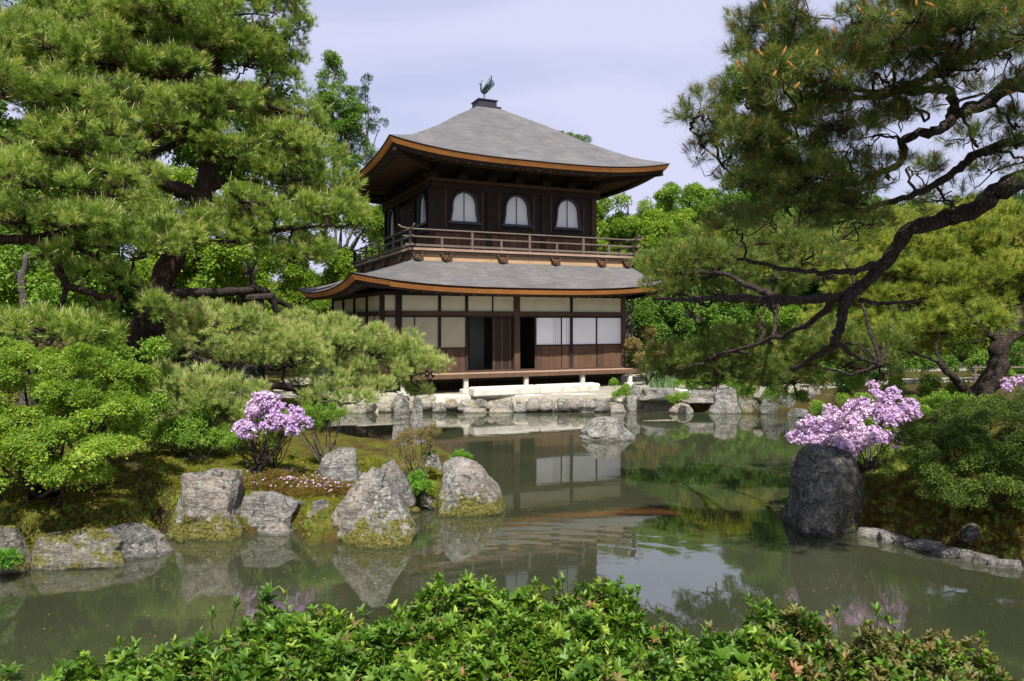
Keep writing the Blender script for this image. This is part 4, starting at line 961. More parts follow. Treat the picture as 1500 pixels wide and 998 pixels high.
# --- left pines
make_tree('pine_tree', 'tall pine on the left with the bent trunk and broad layered crown', 'pine tree', P(236, 640, 15.5)*[1, 1, 0]+[0, 0, .5],
  (W3([(236, 650, 15.5), (228, 560), (222, 470), (250, 390), (300, 300), (308, 210), (300, 150), (318, 90), (300, 20), (310, -80)], 15.5) if False else [P(*q) for q in ((236, 640, 15.5), (230, 560, 15.5), (222, 470, 15.5), (250, 385, 15.6), (296, 290, 15.8), (306, 210, 16), (300, 150, 16), (318, 90, 16), (300, 20, 16), (310, -80, 16))], .30, .10),
  [([P(*q) for q in l], a_, b_) for l, a_, b_ in (
     (((290, 290, 15.8), (240, 268, 15.2), (216, 240, 15), (222, 205, 15), (250, 180, 15)), .17, .07),
     (((300, 285, 15.8), (335, 262, 15.8), (345, 290, 15.6), (380, 300, 15.6), (430, 310, 16)), .08, .03),
     (((318, 95, 16), (280, 70, 15.5), (240, 55, 15.2), (180, 40, 15)), .07, .03),
     (((305, 130, 16), (340, 125, 16), (370, 140, 16), (400, 158, 16.3), (450, 170, 16.5)), .09, .03),
     (((300, 120, 16), (250, 110, 15.5), (200, 120, 15.2), (140, 95, 15), (80, 90, 15)), .09, .03),
     (((308, 200, 16), (260, 210, 15.5), (180, 240, 15.2), (110, 250, 15)), .08, .03),
     (((300, 285, 15.8), (355, 320, 16), (420, 335, 16.4), (480, 330, 16.8)), .08, .03))],
  [(300, -30, 16, 110, 40), (300, 60, 15.4, 60, 30), (330, 150, 15.4, 50, 24), (270, 195, 15, 60, 22), (340, 225, 15.5, 40, 20), (250, 20, 15, 80, 34), (420, 40, 16.6, 24, 50), (240, 345, 14.6, 60, 20), (90, 130, 14.6, 60, 26), (430, 215, 16.6, 50, 26), (360, 300, 15.4, 44, 18), (200, 60, 14.8, 60, 30), (180, -20, 15.5, 100, 40), (395, 8, 16.4, 42, 42), (345, 35, 16, 70, 38), (240, 45, 15.4, 80, 34), (130, 30, 15, 80, 38), (40, 20, 14.6, 70, 40), (408, 78, 16.6, 34, 44), (360, 85, 16, 50, 30), (170, 88, 15, 70, 28), (250, 105, 15, 60, 24),
   (60, 90, 14.6, 70, 34), (410, 140, 16.8, 38, 36), (345, 160, 16.2, 60, 24), (265, 165, 15, 64, 24), (440, 190, 17, 46, 30), (180, 150, 14.8, 60, 24), (395, 205, 16.5, 50, 22), (462, 232, 17.2, 36, 26), (488, 278, 17.2, 36, 24), (430, 255, 16.6, 56, 26), (380, 262, 16.4, 30, 18),
   (470, 305, 17, 60, 26), (400, 330, 16.4, 64, 24), (510, 322, 17.6, 34, 24), (330, 345, 15.8, 60, 24), (430, 372, 16.8, 56, 20), (170, 190, 14.6, 50, 22), (200, 322, 14.8, 56, 24), (270, 325, 15.2, 50, 20)],
  'pine', 3, 'bark_red', dens=1.15, lump=.30, size=1.12)
make_tree('pine_tree', 'pine leaning in from the left edge with reddish bare boughs', 'pine tree', (-8.6, 12.4, 1.0),
  ([np.array([-8.6, 12.4, .9]), P(-60, 470, 12.4), P(-50, 330, 12.5), P(-60, 180, 12.6), P(-40, 60, 12.8)], .26, .12),
  [([P(*q) for q in l], a_, b_) for l, a_, b_ in (
     (((-50, 330, 12.5), (0, 350, 12.4), (45, 352, 12.3), (78, 375, 12.3), (98, 416, 12.4), (130, 428, 12.5), (168, 440, 12.7)), .095, .05),
     (((30, 350, 12.4), (80, 345, 12.6), (130, 372, 12.8), (190, 415, 13), (222, 436, 13.2)), .05, .025),
     (((98, 416, 12.4), (92, 440, 12.4), (80, 460, 12.3)), .05, .03),
     (((150, 465, 13), (180, 490, 13.2), (200, 520, 13.4), (222, 560, 13.8)), .05, .07),
     (((-55, 200, 12.6), (20, 215, 12.4), (90, 222, 12.5), (150, 255, 12.8)), .08, .03),
     (((-45, 100, 12.6), (40, 130, 12.4), (120, 140, 12.7)), .07, .03))],
  [(20, 130, 12.2, 80, 34), (100, 160, 12.6, 80, 28), (20, 200, 12, 70, 30), (110, 215, 12.4, 90, 30), (40, 262, 11.8, 80, 30), (140, 275, 12.6, 80, 30), (20, 318, 11.8, 60, 24), (100, 322, 12.2, 80, 22), (190, 250, 13, 44, 24), (210, 365, 13, 50, 22), (150, 355, 12.6, 50, 18),
   (-20, 60, 12, 70, 50), (70, 60, 12.4, 60, 30), (60, 372, 12, 36, 12), (120, 400, 12.8, 36, 18), (40, 480, 11.4, 70, 16), (120, 488, 12, 60, 18), (200, 452, 13, 44, 24), (170, 405, 13, 40, 18)],
  'pine', 4, 'bark_red', dens=1.15, lump=.28, size=1.0)
rt, _, _ = make_tree('pine_tree', 'low spreading pine with pale needles, its bough reaching before the pavilion', 'pine tree', P(250, 640, 14)*[1, 1, 0]+[0, 0, .5],
  ([P(*q) for q in ((262, 640, 14), (240, 590, 14), (222, 545, 14), (208, 500, 14), (212, 455, 14), (235, 434, 14.2))], .26, .15),
  [([P(*q) for q in l], a_, b_) for l, a_, b_ in (
     (((235, 434, 14.2), (270, 430, 14.6), (306, 428, 15), (345, 428, 15.5), (374, 424, 16), (396, 434, 16.3), (408, 462, 16.5), (425, 482, 16.8)), .10, .07),
     (((374, 424, 16), (368, 405, 16), (364, 390, 16)), .07, .04),
     (((396, 434, 16.3), (430, 455, 16.8), (470, 480, 17.4), (520, 520, 18)), .07, .04),
     (((230, 560, 14), (270, 518, 14), (300, 532, 14), (336, 540, 14.2), (380, 560, 14.6), (430, 570, 15.2), (456, 566, 15.6)), .10, .06),
     (((430, 570, 15.2), (455, 580, 15.4), (457, 600, 15.4)), .10, .09),
     (((456, 566, 15.6), (500, 560, 16.5), (540, 560, 17.5), (600, 550, 18.2)), .07, .03))],
  [(290, 462, 14.4, 50, 18), (335, 478, 14.6, 60, 24), (395, 500, 15, 56, 24), (300, 505, 14, 54, 20), (420, 528, 15, 56, 24), (350, 530, 14.4, 50, 18), (460, 505, 16, 50, 26), (500, 500, 17, 56, 28), (545, 512, 17.8, 56, 30), (590, 525, 18.4, 52, 32), (628, 542, 18.8, 34, 26), (560, 545, 18, 60, 22),
   (500, 540, 17, 46, 20), (470, 555, 15.6, 40, 14), (500, 585, 15.2, 48, 18), (545, 575, 17, 36, 16), (430, 474, 16.2, 36, 14), (480, 480, 16.8, 34, 12), (270, 565, 12.6, 60, 24), (330, 585, 12.6, 56, 22), (240, 600, 12.2, 50, 22), (300, 618, 12.2, 60, 24), (350, 625, 12.4, 30, 18), (620, 570, 18.8, 30, 10)],
  'pine_pale', 5, 'bark', dens=1.2, lump=.26, size=1.0)
# timber props of the low bough
prop = empty('bough_prop', P(372, 0, 15.8)*[1, 1, 0]+[0, 0, .6], 'forked timber prop under the long left bough', 'prop')
for dx in (0, .17):
    b = MB(); b.tube([(dx, 0, 0), (dx*.9, 0, 2.75-.0)], [.07, .06], 8); b.build('post', M['bark'], prop)
b = MB(); b.tube([(-.25, -.05, 2.7), (.45, -.05, 2.75)], .07, 8); b.build('crosspiece', M['bark'], prop)
b = MB(); pr2 = empty('bough_prop', P(378, 0, 14.6)*[1, 1, 0]+[0, 0, .5], 'short timber prop under the low bough behind the lilac rhododendron', 'prop'); b.tube([(0, 0, 0), (0, 0, 1.0)], .09, 8); b.build('post', M['bark_grey'], pr2)

# --- broadleaf trees far and near
def btree(label, px, Y, tr, pads, key, seed, name='broadleaf_tree', group='trees behind the garden', dens=1.0, lump=.34, per=14, size=1.45, barkm='bark_grey', h0=None, cat='tree', tk=1.0, **k):
    x = (px-CX)/F*Y; g = H(x, Y); top = P(px, tr, Y)
    tp = [np.array([x, Y, g-.1]), np.array([x+.1, Y, (g+top[2])*.35]), np.array([x-.1, Y, (g+top[2])*.65]), top]
    br = []
    for pd in pads[:6]:
        c = P(*pd[:3]); s = tp[2] if c[2] > tp[2][2] else tp[1]; br.append(([s, (s+c)/2+np.array([0, 0, .2]), c], .02*Y/6*tk+.03*tk, .02))
    return make_tree(name, label, cat, (x, Y, g), (tp, (.012*Y*.6+.06)*tk, .05*tk), br, pads, key, seed, barkm, group, lump=lump, per=per, dens=dens, size=size, twig=False, bottom=-.8, updir=.5, **k)
btree('slender bright tree with open crown rising left of the upper roof', 490, 44, 90, [(487, 105, 44, 20, 24), (498, 150, 44, 28, 26), (480, 190, 44, 30, 28), (508, 205, 44, 32, 34), (490, 250, 44, 40, 36), (515, 170, 44, 20, 20), (475, 140, 44, 14, 16)], 'green', 11, dens=1.0, size=1.3, lump=.4, tk=.35)
btree('thin dark conifer beside the slender tree left of the upper roof', 540, 50, 120, [(535, 128, 50, 14, 12), (540, 160, 50, 16, 18), (556, 185, 50, 18, 12), (530, 200, 50, 20, 14), (548, 220, 50, 22, 16)], 'dark', 12, dens=.6, size=.9, lump=.35, tk=.3, name='conifer')
btree('small treetop showing above the right slope of the upper roof', 838, 50, 190, [(826, 205, 50, 14, 8), (850, 208, 50, 12, 6), (835, 230, 50, 30, 14)], 'green', 13, dens=.35, size=1.0, lump=.3, tk=.3)
btree('fresh green maple behind the pavilion on its left', 500, 40, 330, [(520, 330, 40, 50, 36), (470, 390, 40, 60, 34), (540, 400, 40, 50, 30), (440, 330, 40, 50, 40), (560, 300, 40, 30, 26), (500, 440, 40, 70, 34), (520, 500, 40, 60, 50), (400, 400, 40, 50, 40), (440, 460, 40, 60, 40)], 'maple', 14, name='maple_tree')
btree('bright maple seen through the bough of the low pine', 370, 24, 330, [(300, 290, 24, 60, 40), (370, 360, 24, 56, 30), (300, 400, 24, 60, 34), (400, 380, 25, 30, 24), (340, 415, 24, 50, 22), (250, 370, 24, 50, 34), (380, 480, 24, 60, 22)], 'maple', 15, name='maple_tree')
btree('shaded evergreen behind the left pines', 170, 26, 200, [(120, 250, 26, 90, 70), (220, 180, 27, 90, 60), (60, 150, 26, 90, 70), (180, 360, 26, 110, 70), (60, 400, 25, 90, 80), (330, 100, 28, 90, 70), (340, 200, 28, 70, 60), (250, 470, 26, 120, 60), (400, 250, 28, 70, 60), (230, 60, 28, 110, 60), (60, 40, 27, 90, 70)], 'green', 16, dens=.7, size=1.9, lump=.6)
btree('maple with pale leaves at the left edge of the garden', 40, 17, 370, [(20, 400, 17, 60, 40), (70, 440, 17, 60, 34), (120, 470, 17.5, 60, 30), (0, 460, 17, 50, 40)], 'bright', 17, name='maple_tree', size=1.2)
btree('light green maple just right of the pavilion balcony', 920, 40, 300, [(905, 315, 40, 46, 26), (940, 340, 40, 50, 26), (890, 350, 40, 40, 30), (960, 370, 40, 50, 30), (920, 400, 40, 60, 30), (985, 330, 41, 30, 20)], 'maple', 18, name='maple_tree')
btree('rounded mid green tree behind the yellow tree', 1010, 46, 280, [(1000, 300, 46, 44, 28), (1040, 310, 46, 48, 34), (985, 350, 46, 60, 34), (1060, 350, 46, 60, 40), (1010, 400, 46, 80, 30)], 'bright', 19)
btree('yellow green tree right of the pavilion', 1055, 36, 350, [(1050, 350, 36, 34, 16), (1080, 362, 36, 32, 16), (1030, 368, 36, 34, 16), (1060, 395, 36, 50, 18)], 'yellow', 20, size=1.5)
btree('tall dark tree behind the hanging pine boughs', 1130, 44, 70, [(1100, 110, 44, 36, 34), (1085, 160, 44, 26, 30), (1140, 130, 44, 50, 60), (1120, 210, 44, 46, 40), (1170, 260, 44, 70, 50), (1140, 330, 44, 80, 50), (1230, 350, 44, 70, 50), (1110, 280, 44, 50, 40)], 'green', 21, size=1.7, lump=.5, dens=.8)
btree('dark wooded crown far off at the right edge', 1480, 70, 290, [(1470, 330, 70, 60, 40), (1420, 360, 70, 60, 36), (1540, 320, 70, 60, 50), (1350, 390, 70, 80, 36), (1480, 400, 70, 90, 40)], 'dark', 22, size=2.6, lump=1.2, dens=.4)
btree('hazy green tree at the back between the right pines', 1260, 52, 350, [(1240, 400, 52, 80, 50), (1330, 380, 52, 80, 50), (1180, 420, 50, 80, 50), (1400, 420, 52, 90, 50), (1290, 460, 50, 100, 40), (1480, 450, 52, 90, 50)], 'green', 23, size=2.2, lump=.9, dens=.5)
btree('bushy evergreen at the right corner of the pavilion', 985, 34, 420, [(960, 430, 34, 46, 40), (1010, 460, 34, 56, 40), (960, 500, 33, 50, 40), (1050, 430, 35, 50, 40), (1070, 490, 34, 60, 40), (1010, 520, 34, 70, 30)], 'green', 24, dens=.8)
btree('loose shrubby tree behind the far path', 1160, 36, 470, [(1130, 480, 36, 60, 34), (1200, 490, 36, 60, 34), (1250, 470, 36, 60, 40), (1160, 530, 36, 80, 20), (1310, 500, 36, 60, 36), (1380, 490, 36, 70, 40), (1450, 480, 36, 70, 40), (1500, 520, 36, 70, 30)], 'bright', 25, dens=.6, group=None)
# tree rows that close the view further back
for k, (px, Y, ty, key) in enumerate(((-60, 40, 150, 'green'), (60, 48, 180, 'dark'), (620, 60, 380, 'green'), (760, 62, 400, 'dark'), (1340, 60, 330, 'dark'), (1180, 64, 320, 'green'), (1560, 48, 260, 'green'), (900, 60, 350, 'green'), (1500, 42, 330, 'green'))):
    lab = ['woodland tree beyond the left edge pines', 'dark woodland tree high behind the left pines', 'woodland tree hidden low behind the pavilion roofs', 'dark woodland tree straight behind the pavilion', 'dark woodland tree behind the olive pine', 'woodland tree behind the tall dark crown', 'woodland tree at the far right edge', 'woodland tree behind the light green maple', 'leafy tree behind the right edge pine'][k]
    r_ = np.random.RandomState(70+k); pads = [(px+r_.uniform(-70, 70), r_.uniform(ty, 500), Y+r_.uniform(-2, 2), r_.uniform(45, 80), r_.uniform(35, 60)) for _ in range(11)]
    btree(lab, px, Y, ty, pads, key, 40+k, dens=.5, size=2.4, lump=1.0, name='woodland_tree')

# --- right pines
make_tree('pine_tree', 'olive pine on the right bank with the leaning forked trunk', 'pine tree', P(1440, 590, 15)*[1, 1, 0]+[0, 0, 1.0],
  ([P(*q) for q in ((1425, 610, 15), (1442, 570, 15), (1462, 535, 15), (1466, 500, 15), (1490, 460, 15.2), (1520, 400, 15.4), (1500, 340, 15.6))], .24, .10),
  [([P(*q) for q in l], a_, b_) for l, a_, b_ in (
     (((1430, 590, 15), (1412, 570, 14.9), (1395, 552, 14.8), (1375, 530, 14.8)), .10, .06),
     (((1462, 520, 15), (1480, 500, 14.9), (1510, 480, 14.8)), .09, .05),
     (((1466, 500, 15), (1450, 490, 15), (1430, 470, 15.1), (1390, 440, 15.4), (1340, 420, 15.8)), .08, .03),
     (((1490, 460, 15.2), (1460, 420, 15.6), (1420, 390, 16), (1360, 370, 16.2)), .07, .03))],
  [(1330, 370, 16.4, 60, 24), (1400, 350, 16.4, 60, 24), (1470, 370, 16, 60, 26), (1300, 405, 16, 60, 22), (1370, 400, 16, 60, 24), (1440, 405, 15.6, 60, 22), (1500, 400, 15.4, 50, 24), (1330, 445, 15.6, 56, 20), (1400, 445, 15.4, 50, 20), (1260, 440, 16.4, 50, 20), (1500, 450, 15.2, 40, 20), (1470, 330, 16.6, 50, 16), (1220, 400, 17, 50, 20), (1290, 480, 15.6, 50, 16), (1380, 482, 15, 40, 14), (1270, 500, 16, 50, 20), (1330, 510, 16, 44, 18), (1230, 470, 16.5, 50, 20), (1420, 470, 14.6, 40, 16), (1350, 330, 17, 50, 18), (1430, 320, 17, 50, 18), (1500, 350, 15.6, 50, 24), (1400, 500, 15.5, 30, 10)],
  'pine_olive', 6, 'bark', dens=1.1, lump=.3, size=1.1)
make_tree('pine_tree', 'distant rounded pine glimpsed at the upper right behind the big bough', 'pine tree', P(1330, 560, 30)*[1, 1, 0]+[0, 0, .8],
  ([P(*q) for q in ((1310, 560, 30), (1308, 480, 30), (1304, 400, 30), (1306, 340, 30))], .2, .08), [],
  [(1290, 330, 30, 50, 22), (1380, 340, 31, 60, 26), (1440, 320, 32, 50, 24), (1330, 365, 30, 50, 20), (1250, 360, 30, 40, 20), (1200, 370, 30, 40, 20), (1480, 350, 31, 50, 24)],
  'pine_olive', 7, 'bark_grey', dens=.35, lump=.4, size=2.0)
frontp, FP, FD = make_tree('pine_tree', 'big dark pine overhanging from the right with heavy crooked boughs', 'pine tree', (7.2, 7.6, .9),
  ([np.array([7.0, 7.7, .7]), np.array([6.9, 7.7, 2.2]), np.array([7.0, 7.8, 4.0]), np.array([6.8, 7.8, 5.6]), np.array([6.6, 7.7, 7.4])], .26, .14),
  [([P(*q) for q in l], a_, b_) for l, a_, b_ in (
     (((1760, 200, 7.8), (1500, 262, 8.2), (1440, 298, 8.3), (1390, 320, 8.4), (1335, 335, 8.5), (1300, 380, 8.7), (1262, 418, 8.8), (1225, 435, 8.9), (1150, 440, 9.0), (1090, 436, 9.1), (1020, 440, 9.2), (960, 438, 9.3)), .12, .02),
     (((1262, 418, 8.8), (1240, 440, 8.8), (1232, 470, 8.8), (1222, 505, 8.8)), .07, .05),
     (((1300, 380, 8.7), (1260, 395, 8.7), (1200, 400, 8.8), (1140, 392, 8.8), (1080, 380, 9.0)), .045, .02),
     (((1260, 440, 8.8), (1300, 445, 8.6), (1350, 440, 8.5)), .03, .015),
     (((1760, 60, 7.6), (1500, 118, 7.7), (1440, 152, 7.7), (1400, 168, 7.7), (1376, 188, 7.7), (1325, 205, 7.8), (1316, 240, 7.9), (1270, 262, 8), (1200, 280, 8.1)), .085, .02),
     (((1396, 165, 7.7), (1392, 136, 7.6), (1360, 132, 7.6), (1290, 140, 7.7), (1230, 145, 7.8), (1160, 160, 7.9)), .05, .02),
     (((1700, -10, 7.4), (1480, 62, 7.4), (1420, 84, 7.4), (1360, 112, 7.5), (1290, 140, 7.6)), .07, .03),
     (((1500, 205, 8), (1430, 225, 8), (1400, 250, 8.1), (1350, 280, 8.2), (1290, 300, 8.3), (1230, 308, 8.4), (1160, 290, 8.5)), .055, .02),
     (((1480, -60, 7), (1420, -10, 7), (1380, 20, 7), (1320, 40, 7)), .05, .02),
     (((1290, 140, 7.7), (1200, 120, 7.6), (1120, 110, 7.6)), .03, .012),
     (((1160, 160, 7.9), (1110, 180, 7.9), (1060, 185, 7.9)), .02, .01),
     (((1200, 280, 8.1), (1140, 260, 8.1), (1080, 262, 8.1), (1010, 190, 7.9)), .02, .007))],
  [(1120, 20, 7.5, 44, 26), (1600, 60, 6.8, 80, 40), (1720, 100, 6.6, 90, 40), (1600, 170, 7, 80, 30), (1750, 220, 6.8, 90, 30), (1580, -60, 6.6, 90, 50), (1450, -60, 6.4, 90, 50), (1300, -60, 6.6, 90, 50), (1180, -60, 7, 70, 40), (1380, 120, 7.2, 50, 22), (1440, 10, 6.4, 60, 30), (1140, 45, 7.3, 50, 34), (1200, 55, 7.2, 60, 34), (1290, 60, 7, 60, 34), (1140, 160, 7.4, 40, 30), (1210, 175, 7.4, 46, 30), (1280, 190, 7.4, 44, 24), (1090, 210, 7.7, 44, 30), (1160, 230, 7.7, 50, 26), (1100, 255, 7.9, 46, 24), (1240, 245, 7.8, 50, 22), (1350, 60, 6.6, 60, 34), (1480, 70, 6.4, 50, 26), (1430, 95, 6.6, 40, 18), (1400, 50, 6.3, 50, 26), (1340, 20, 6.2, 60, 30), (1500, 40, 6, 50, 30), (1460, 215, 7.8, 30, 12), (1420, 200, 7.8, 26, 10), (1150, 120, 6.9, 50, 40), (1230, 180, 7.2, 50, 26), (1170, 270, 7.7, 50, 22), (1300, 110, 7, 60, 30), (1240, 120, 7, 60, 30), (1180, 100, 7.2, 60, 34), (1420, 30, 6.2, 60, 34), (1480, 10, 6.2, 60, 34), (1390, 100, 6.8, 50, 20), (1340, 150, 7.1, 44, 18), (1120, 200, 7.5, 50, 34), (1190, 250, 7.7, 50, 30), (1060, 190, 7.8, 36, 26), (1110, 60, 7.4, 40, 40), (1250, 290, 8, 50, 22), (1300, 240, 7.8, 34, 18), (1190, 300, 8.1, 56, 22), (1130, 320, 8.2, 46, 24), (1260, 320, 8.3, 50, 18), (1380, 290, 8.2, 40, 12), (1080, 330, 8.8, 40, 18), (1030, 160, 7.8, 22, 20),  (1180, 10, 7.3, 60, 34), (1260, 20, 7, 60, 34), (1340, 20, 6.8, 60, 34), (1420, 20, 6.6, 50, 34), (1490, 30, 6.6, 50, 34), (1110, 75, 7.6, 36, 26), (1170, 85, 7.5, 50, 26), (1240, 85, 7.2, 60, 28), (1320, 90, 7, 50, 24), (1400, 70, 6.8, 44, 20), (1110, 130, 7.7, 38, 24), (1180, 140, 7.6, 50, 22),  # includes unseen pads past top and right, added to shade boughs and bank
   (1250, 150, 7.5, 50, 20), (1320, 170, 7.5, 44, 16), (1040, 165, 7.9, 34, 28), (1100, 185, 7.9, 46, 24), (1170, 200, 7.8, 48, 24), (1240, 215, 7.8, 44, 22), (1060, 225, 8, 44, 22), (1130, 250, 8.1, 46, 22), (1200, 260, 8.1, 48, 22), (1270, 275, 8.2, 40, 18), (1150, 300, 8.3, 44, 20), (1220, 320, 8.4, 44, 20), (1340, 250, 8.2, 36, 12), (1470, 130, 7.2, 30, 12), (1450, 250, 8.1, 40, 12), (1490, 180, 7.6, 30, 12), (1040, 200, 8, 26, 20)],
  'pine_front', 8, 'bark', dens=1.25, lump=.17, per=16, size=.95, twr=.012)
LOWPADS = [(975, 395, 11.6, 38, 22), (1020, 385, 11.4, 46, 24), (1075, 385, 11.4, 46, 26), (1130, 400, 11.6, 46, 24), (1180, 375, 11.6, 46, 24), (990, 425, 11.6, 44, 18), (1060, 425, 11.6, 50, 20), (1130, 430, 11.8, 46, 18), (1000, 525, 12.2, 44, 20), (1060, 530, 12.2, 50, 22), (1120, 530, 12, 50, 22), (1180, 525, 11.8, 46, 24), (1240, 530, 11.6, 44, 22), (1290, 540, 11.8, 30, 18), (1150, 555, 12, 60, 14), (1230, 340, 11.8, 40, 20), (1150, 350, 11.6, 40, 20)]
make_tree('pine_tree', None, 'pine tree', (7.2, 7.6, .9), ([P(1222, 505, 8.8), P(1200, 520, 9.6), P(1160, 540, 10.4)], .05, .03),
  [([P(*q) for q in l], a_, b_) for l, a_, b_ in ((((1225, 435, 8.9), (1190, 470, 10), (1120, 500, 11), (1050, 520, 11.6)), .05, .02), (((1150, 440, 9), (1100, 420, 10), (1050, 400, 11), (990, 400, 11.4)), .05, .02), (((1222, 500, 8.8), (1260, 525, 10), (1290, 535, 11)), .04, .02), (((1120, 440, 9), (1080, 440, 10.4), (1000, 432, 11.4)), .04, .02))],
  LOWPADS+[(960, 545, 12.4, 30, 10), (1220, 500, 11.6, 50, 22), (1270, 510, 11.6, 44, 22), (1090, 500, 12.2, 50, 20), (1040, 555, 12.6, 50, 12), (1100, 350, 11.8, 40, 18), (1040, 350, 11.8, 30, 14)], 'pine_low', 9, 'bark', dens=1.7, lump=.24, size=1.0, root=frontp)
# big orange pollen cones on the front pine
rng = np.random.RandomState(9)
sel = []
for q in np.argsort(FP[:, 1]-rng.uniform(0, 1.2, len(FP))):
    px, py = proj(FP[q])
    if 1020 < px < 1500 and 10 < py < 260 and all((px-a)**2+(py-b_)**2 > 600 for a, b_, _ in sel): sel.append((px, py, q))
    if len(sel) > 60: break
n_ = NT('orange pollen cone'); n_.fin(n_.ramp(n_.noise(n_.coord('Object'), 90, 3), [(0.35, (0.22, 0.08, 0.02)), (0.65, (0.50, 0.24, 0.07))]), 0.8, 0.1); M['cone'] = n_.m
b = MB(); b.tube([(0, 0, 0), (0, 0, .015), (0, 0, .03), (0, 0, .05), (0, 0, .066), (0, 0, .075)], [.005, .011, .012, .010, .007, .002], 8)
cme = mesh_np('pollen_cone', b.V, b.F, M['cone'], True)
for px, py, q in sel:
    o = link('pollen_cone', cme, frontp, tuple(FP[q]+FD[q]*.02-np.array([7.2, 7.6, .9]))); d = Vector(FD[q]+np.array([0, 0, .8])); o.rotation_euler = d.to_track_quat('Z', 'Y').to_euler(); o.scale = (1.0, 1.0, rng.uniform(.8, 1.4))

# ------------------------------------------------------------------ shrubs
def shrub(name, label, cat, px, py, Y, pads, key, seed, stems=6, barkm='bark_grey', extra=None, base=None, dens=1.0, lump=.14, per=22, size=1.0, group=None, updir=.7, sr=.012, area=.010, bottom=-.5, flat=.75):
    rng = np.random.RandomState(seed); x = (px-CX)/F*Y; z = H(x, Y); base = np.array([x, Y, z]); root = empty(name, tuple(base), label, cat, group)
    PP, DD = [], []; b = MB()
    for i, pd in enumerate(pads):
        px_, py_, Y_, rx, rz = pd[:5]; c = P(px_, py_, Y_); R = np.array([rx/F*Y_, (pd[5] if len(pd) > 5 else rx/F*Y_*.8), rz/F*Y_]); n = int((R[0]*R[1]*2*math.pi+4*R[0]*R[2])*dens/area)
        p, d, C = blob(c, R, max(n, per*3), rng, lump, per, updir, bottom, .8, flat); PP.append(p); DD.append(d)
        for s in range(max(1, stems//len(pads)+1)):
            e = C[rng.randint(len(C))]; s0 = base+np.array([rng.uniform(-.06, .06), rng.uniform(-.05, .05), -.03]); m_ = s0*.5+e*.5+rng.normal(0, .06, 3)+np.array([0, 0, -.05]); q = catmull([s0, s0*.75+m_*.25+rng.normal(0, .03, 3)+np.array([0, 0, .03]), m_, e], 4, .008, rng); b.tube(q, list(np.linspace(sr*1.5, sr*.35, len(q))), 6, cap=False)
    if stems: b.build('stems', M[barkm], root, base, smooth=True)
    PP = np.concatenate(PP); DD = np.concatenate(DD); keep = PP[:, 2] > height(PP[:, 0], PP[:, 1])+.01; PP, DD = PP[keep], DD[keep]
    scatter('foliage', key, PP, DD, rng.uniform(.75, 1.25, len(PP))*size, rng, root, base)
    if extra:
        k2, frac, sz, above = extra; d0 = PP-PP.mean(0); w = rng.uniform(0, 1, len(PP)) < frac; Q = PP[w]+DD[w]*above; scatter('leaves', k2, Q, DD[w], rng.uniform(.7, 1.2, len(Q))*sz, rng, root, base)
    return root
shrub('maple_bush', 'low spreading maple with bright fresh leaves on the left bank', 'bush', 60, 760, 9.6, [(60, 525, 9.8, 90, 22), (150, 560, 10, 70, 22), (30, 575, 9.4, 80, 22), (110, 600, 9.4, 80, 20), (30, 630, 9, 70, 22), (180, 610, 9.8, 50, 20), (90, 650, 8.8, 80, 20), (150, 665, 9, 50, 18), (40, 690, 8.7, 70, 20), (120, 700, 8.8, 30, 16), (0, 540, 9.6, 60, 30), (185, 575, 10.4, 40, 20), (-20, 660, 9, 50, 40)],
      'maple_near', 30, 14, 'bark', dens=1.0, lump=.17, per=22, size=1.0, sr=.03, area=.010, updir=1.2, flat=.45)
shrub('maple_bush', 'shaded leafy shrub behind the bright low maple', 'bush', 130, 660, 11, [(60, 560, 11.4, 90, 50), (160, 600, 11.4, 70, 50), (40, 640, 11, 90, 50), (210, 620, 11.6, 50, 40), (150, 520, 12, 80, 26)], 'bright', 31, 8, 'bark', dens=.35, lump=.2, size=.6, area=.012)
shrub('rhododendron', 'lilac flowering rhododendron with dark gnarled stems on the mossy point', 'bush', 375, 690, 11.3, [(380, 615, 11.3, 30, 18), (395, 598, 11.3, 26, 16), (425, 618, 11.2, 24, 16), (366, 632, 11.2, 22, 10), (408, 630, 11.1, 26, 12)], 'lilac', 32, 22, 'bark', dens=1.5, lump=.13, per=16, size=.8, sr=.011, area=.007, extra=('small', .10, .38, .015))
shrub('rhododendron_leaves', 'leafy green shrub growing through the lilac rhododendron', 'bush', 400, 680, 11.6, [(390, 640, 11.6, 40, 22), (430, 645, 11.6, 26, 14), (350, 650, 11.6, 22, 14)], 'small', 33, 10, 'bark', dens=1.0, lump=.10, per=14, size=.6)
shrub('small_tree', 'little crooked tree with a flat bright green top beside the lilac shrub', 'bush', 482, 668, 12.4, [(440, 606, 12.5, 24, 8), (462, 600, 12.4, 28, 8), (486, 604, 12.4, 26, 8), (505, 612, 12.3, 18, 7), (470, 616, 12.2, 24, 7), (450, 622, 12.5, 20, 8)], 'small', 34, 7, 'bark_grey', dens=1.3, lump=.10, per=14, size=.6, sr=.014)
shrub('bush', 'low green shrub in the shade left of the lilac rhododendron', 'bush', 290, 665, 12, [(280, 640, 12, 50, 20), (330, 645, 11.9, 34, 18), (240, 640, 12.3, 40, 22), (300, 620, 12.3, 50, 18), (210, 655, 12, 36, 18)], 'bright', 35, 6, dens=.9, lump=.16, size=.42, area=.012)
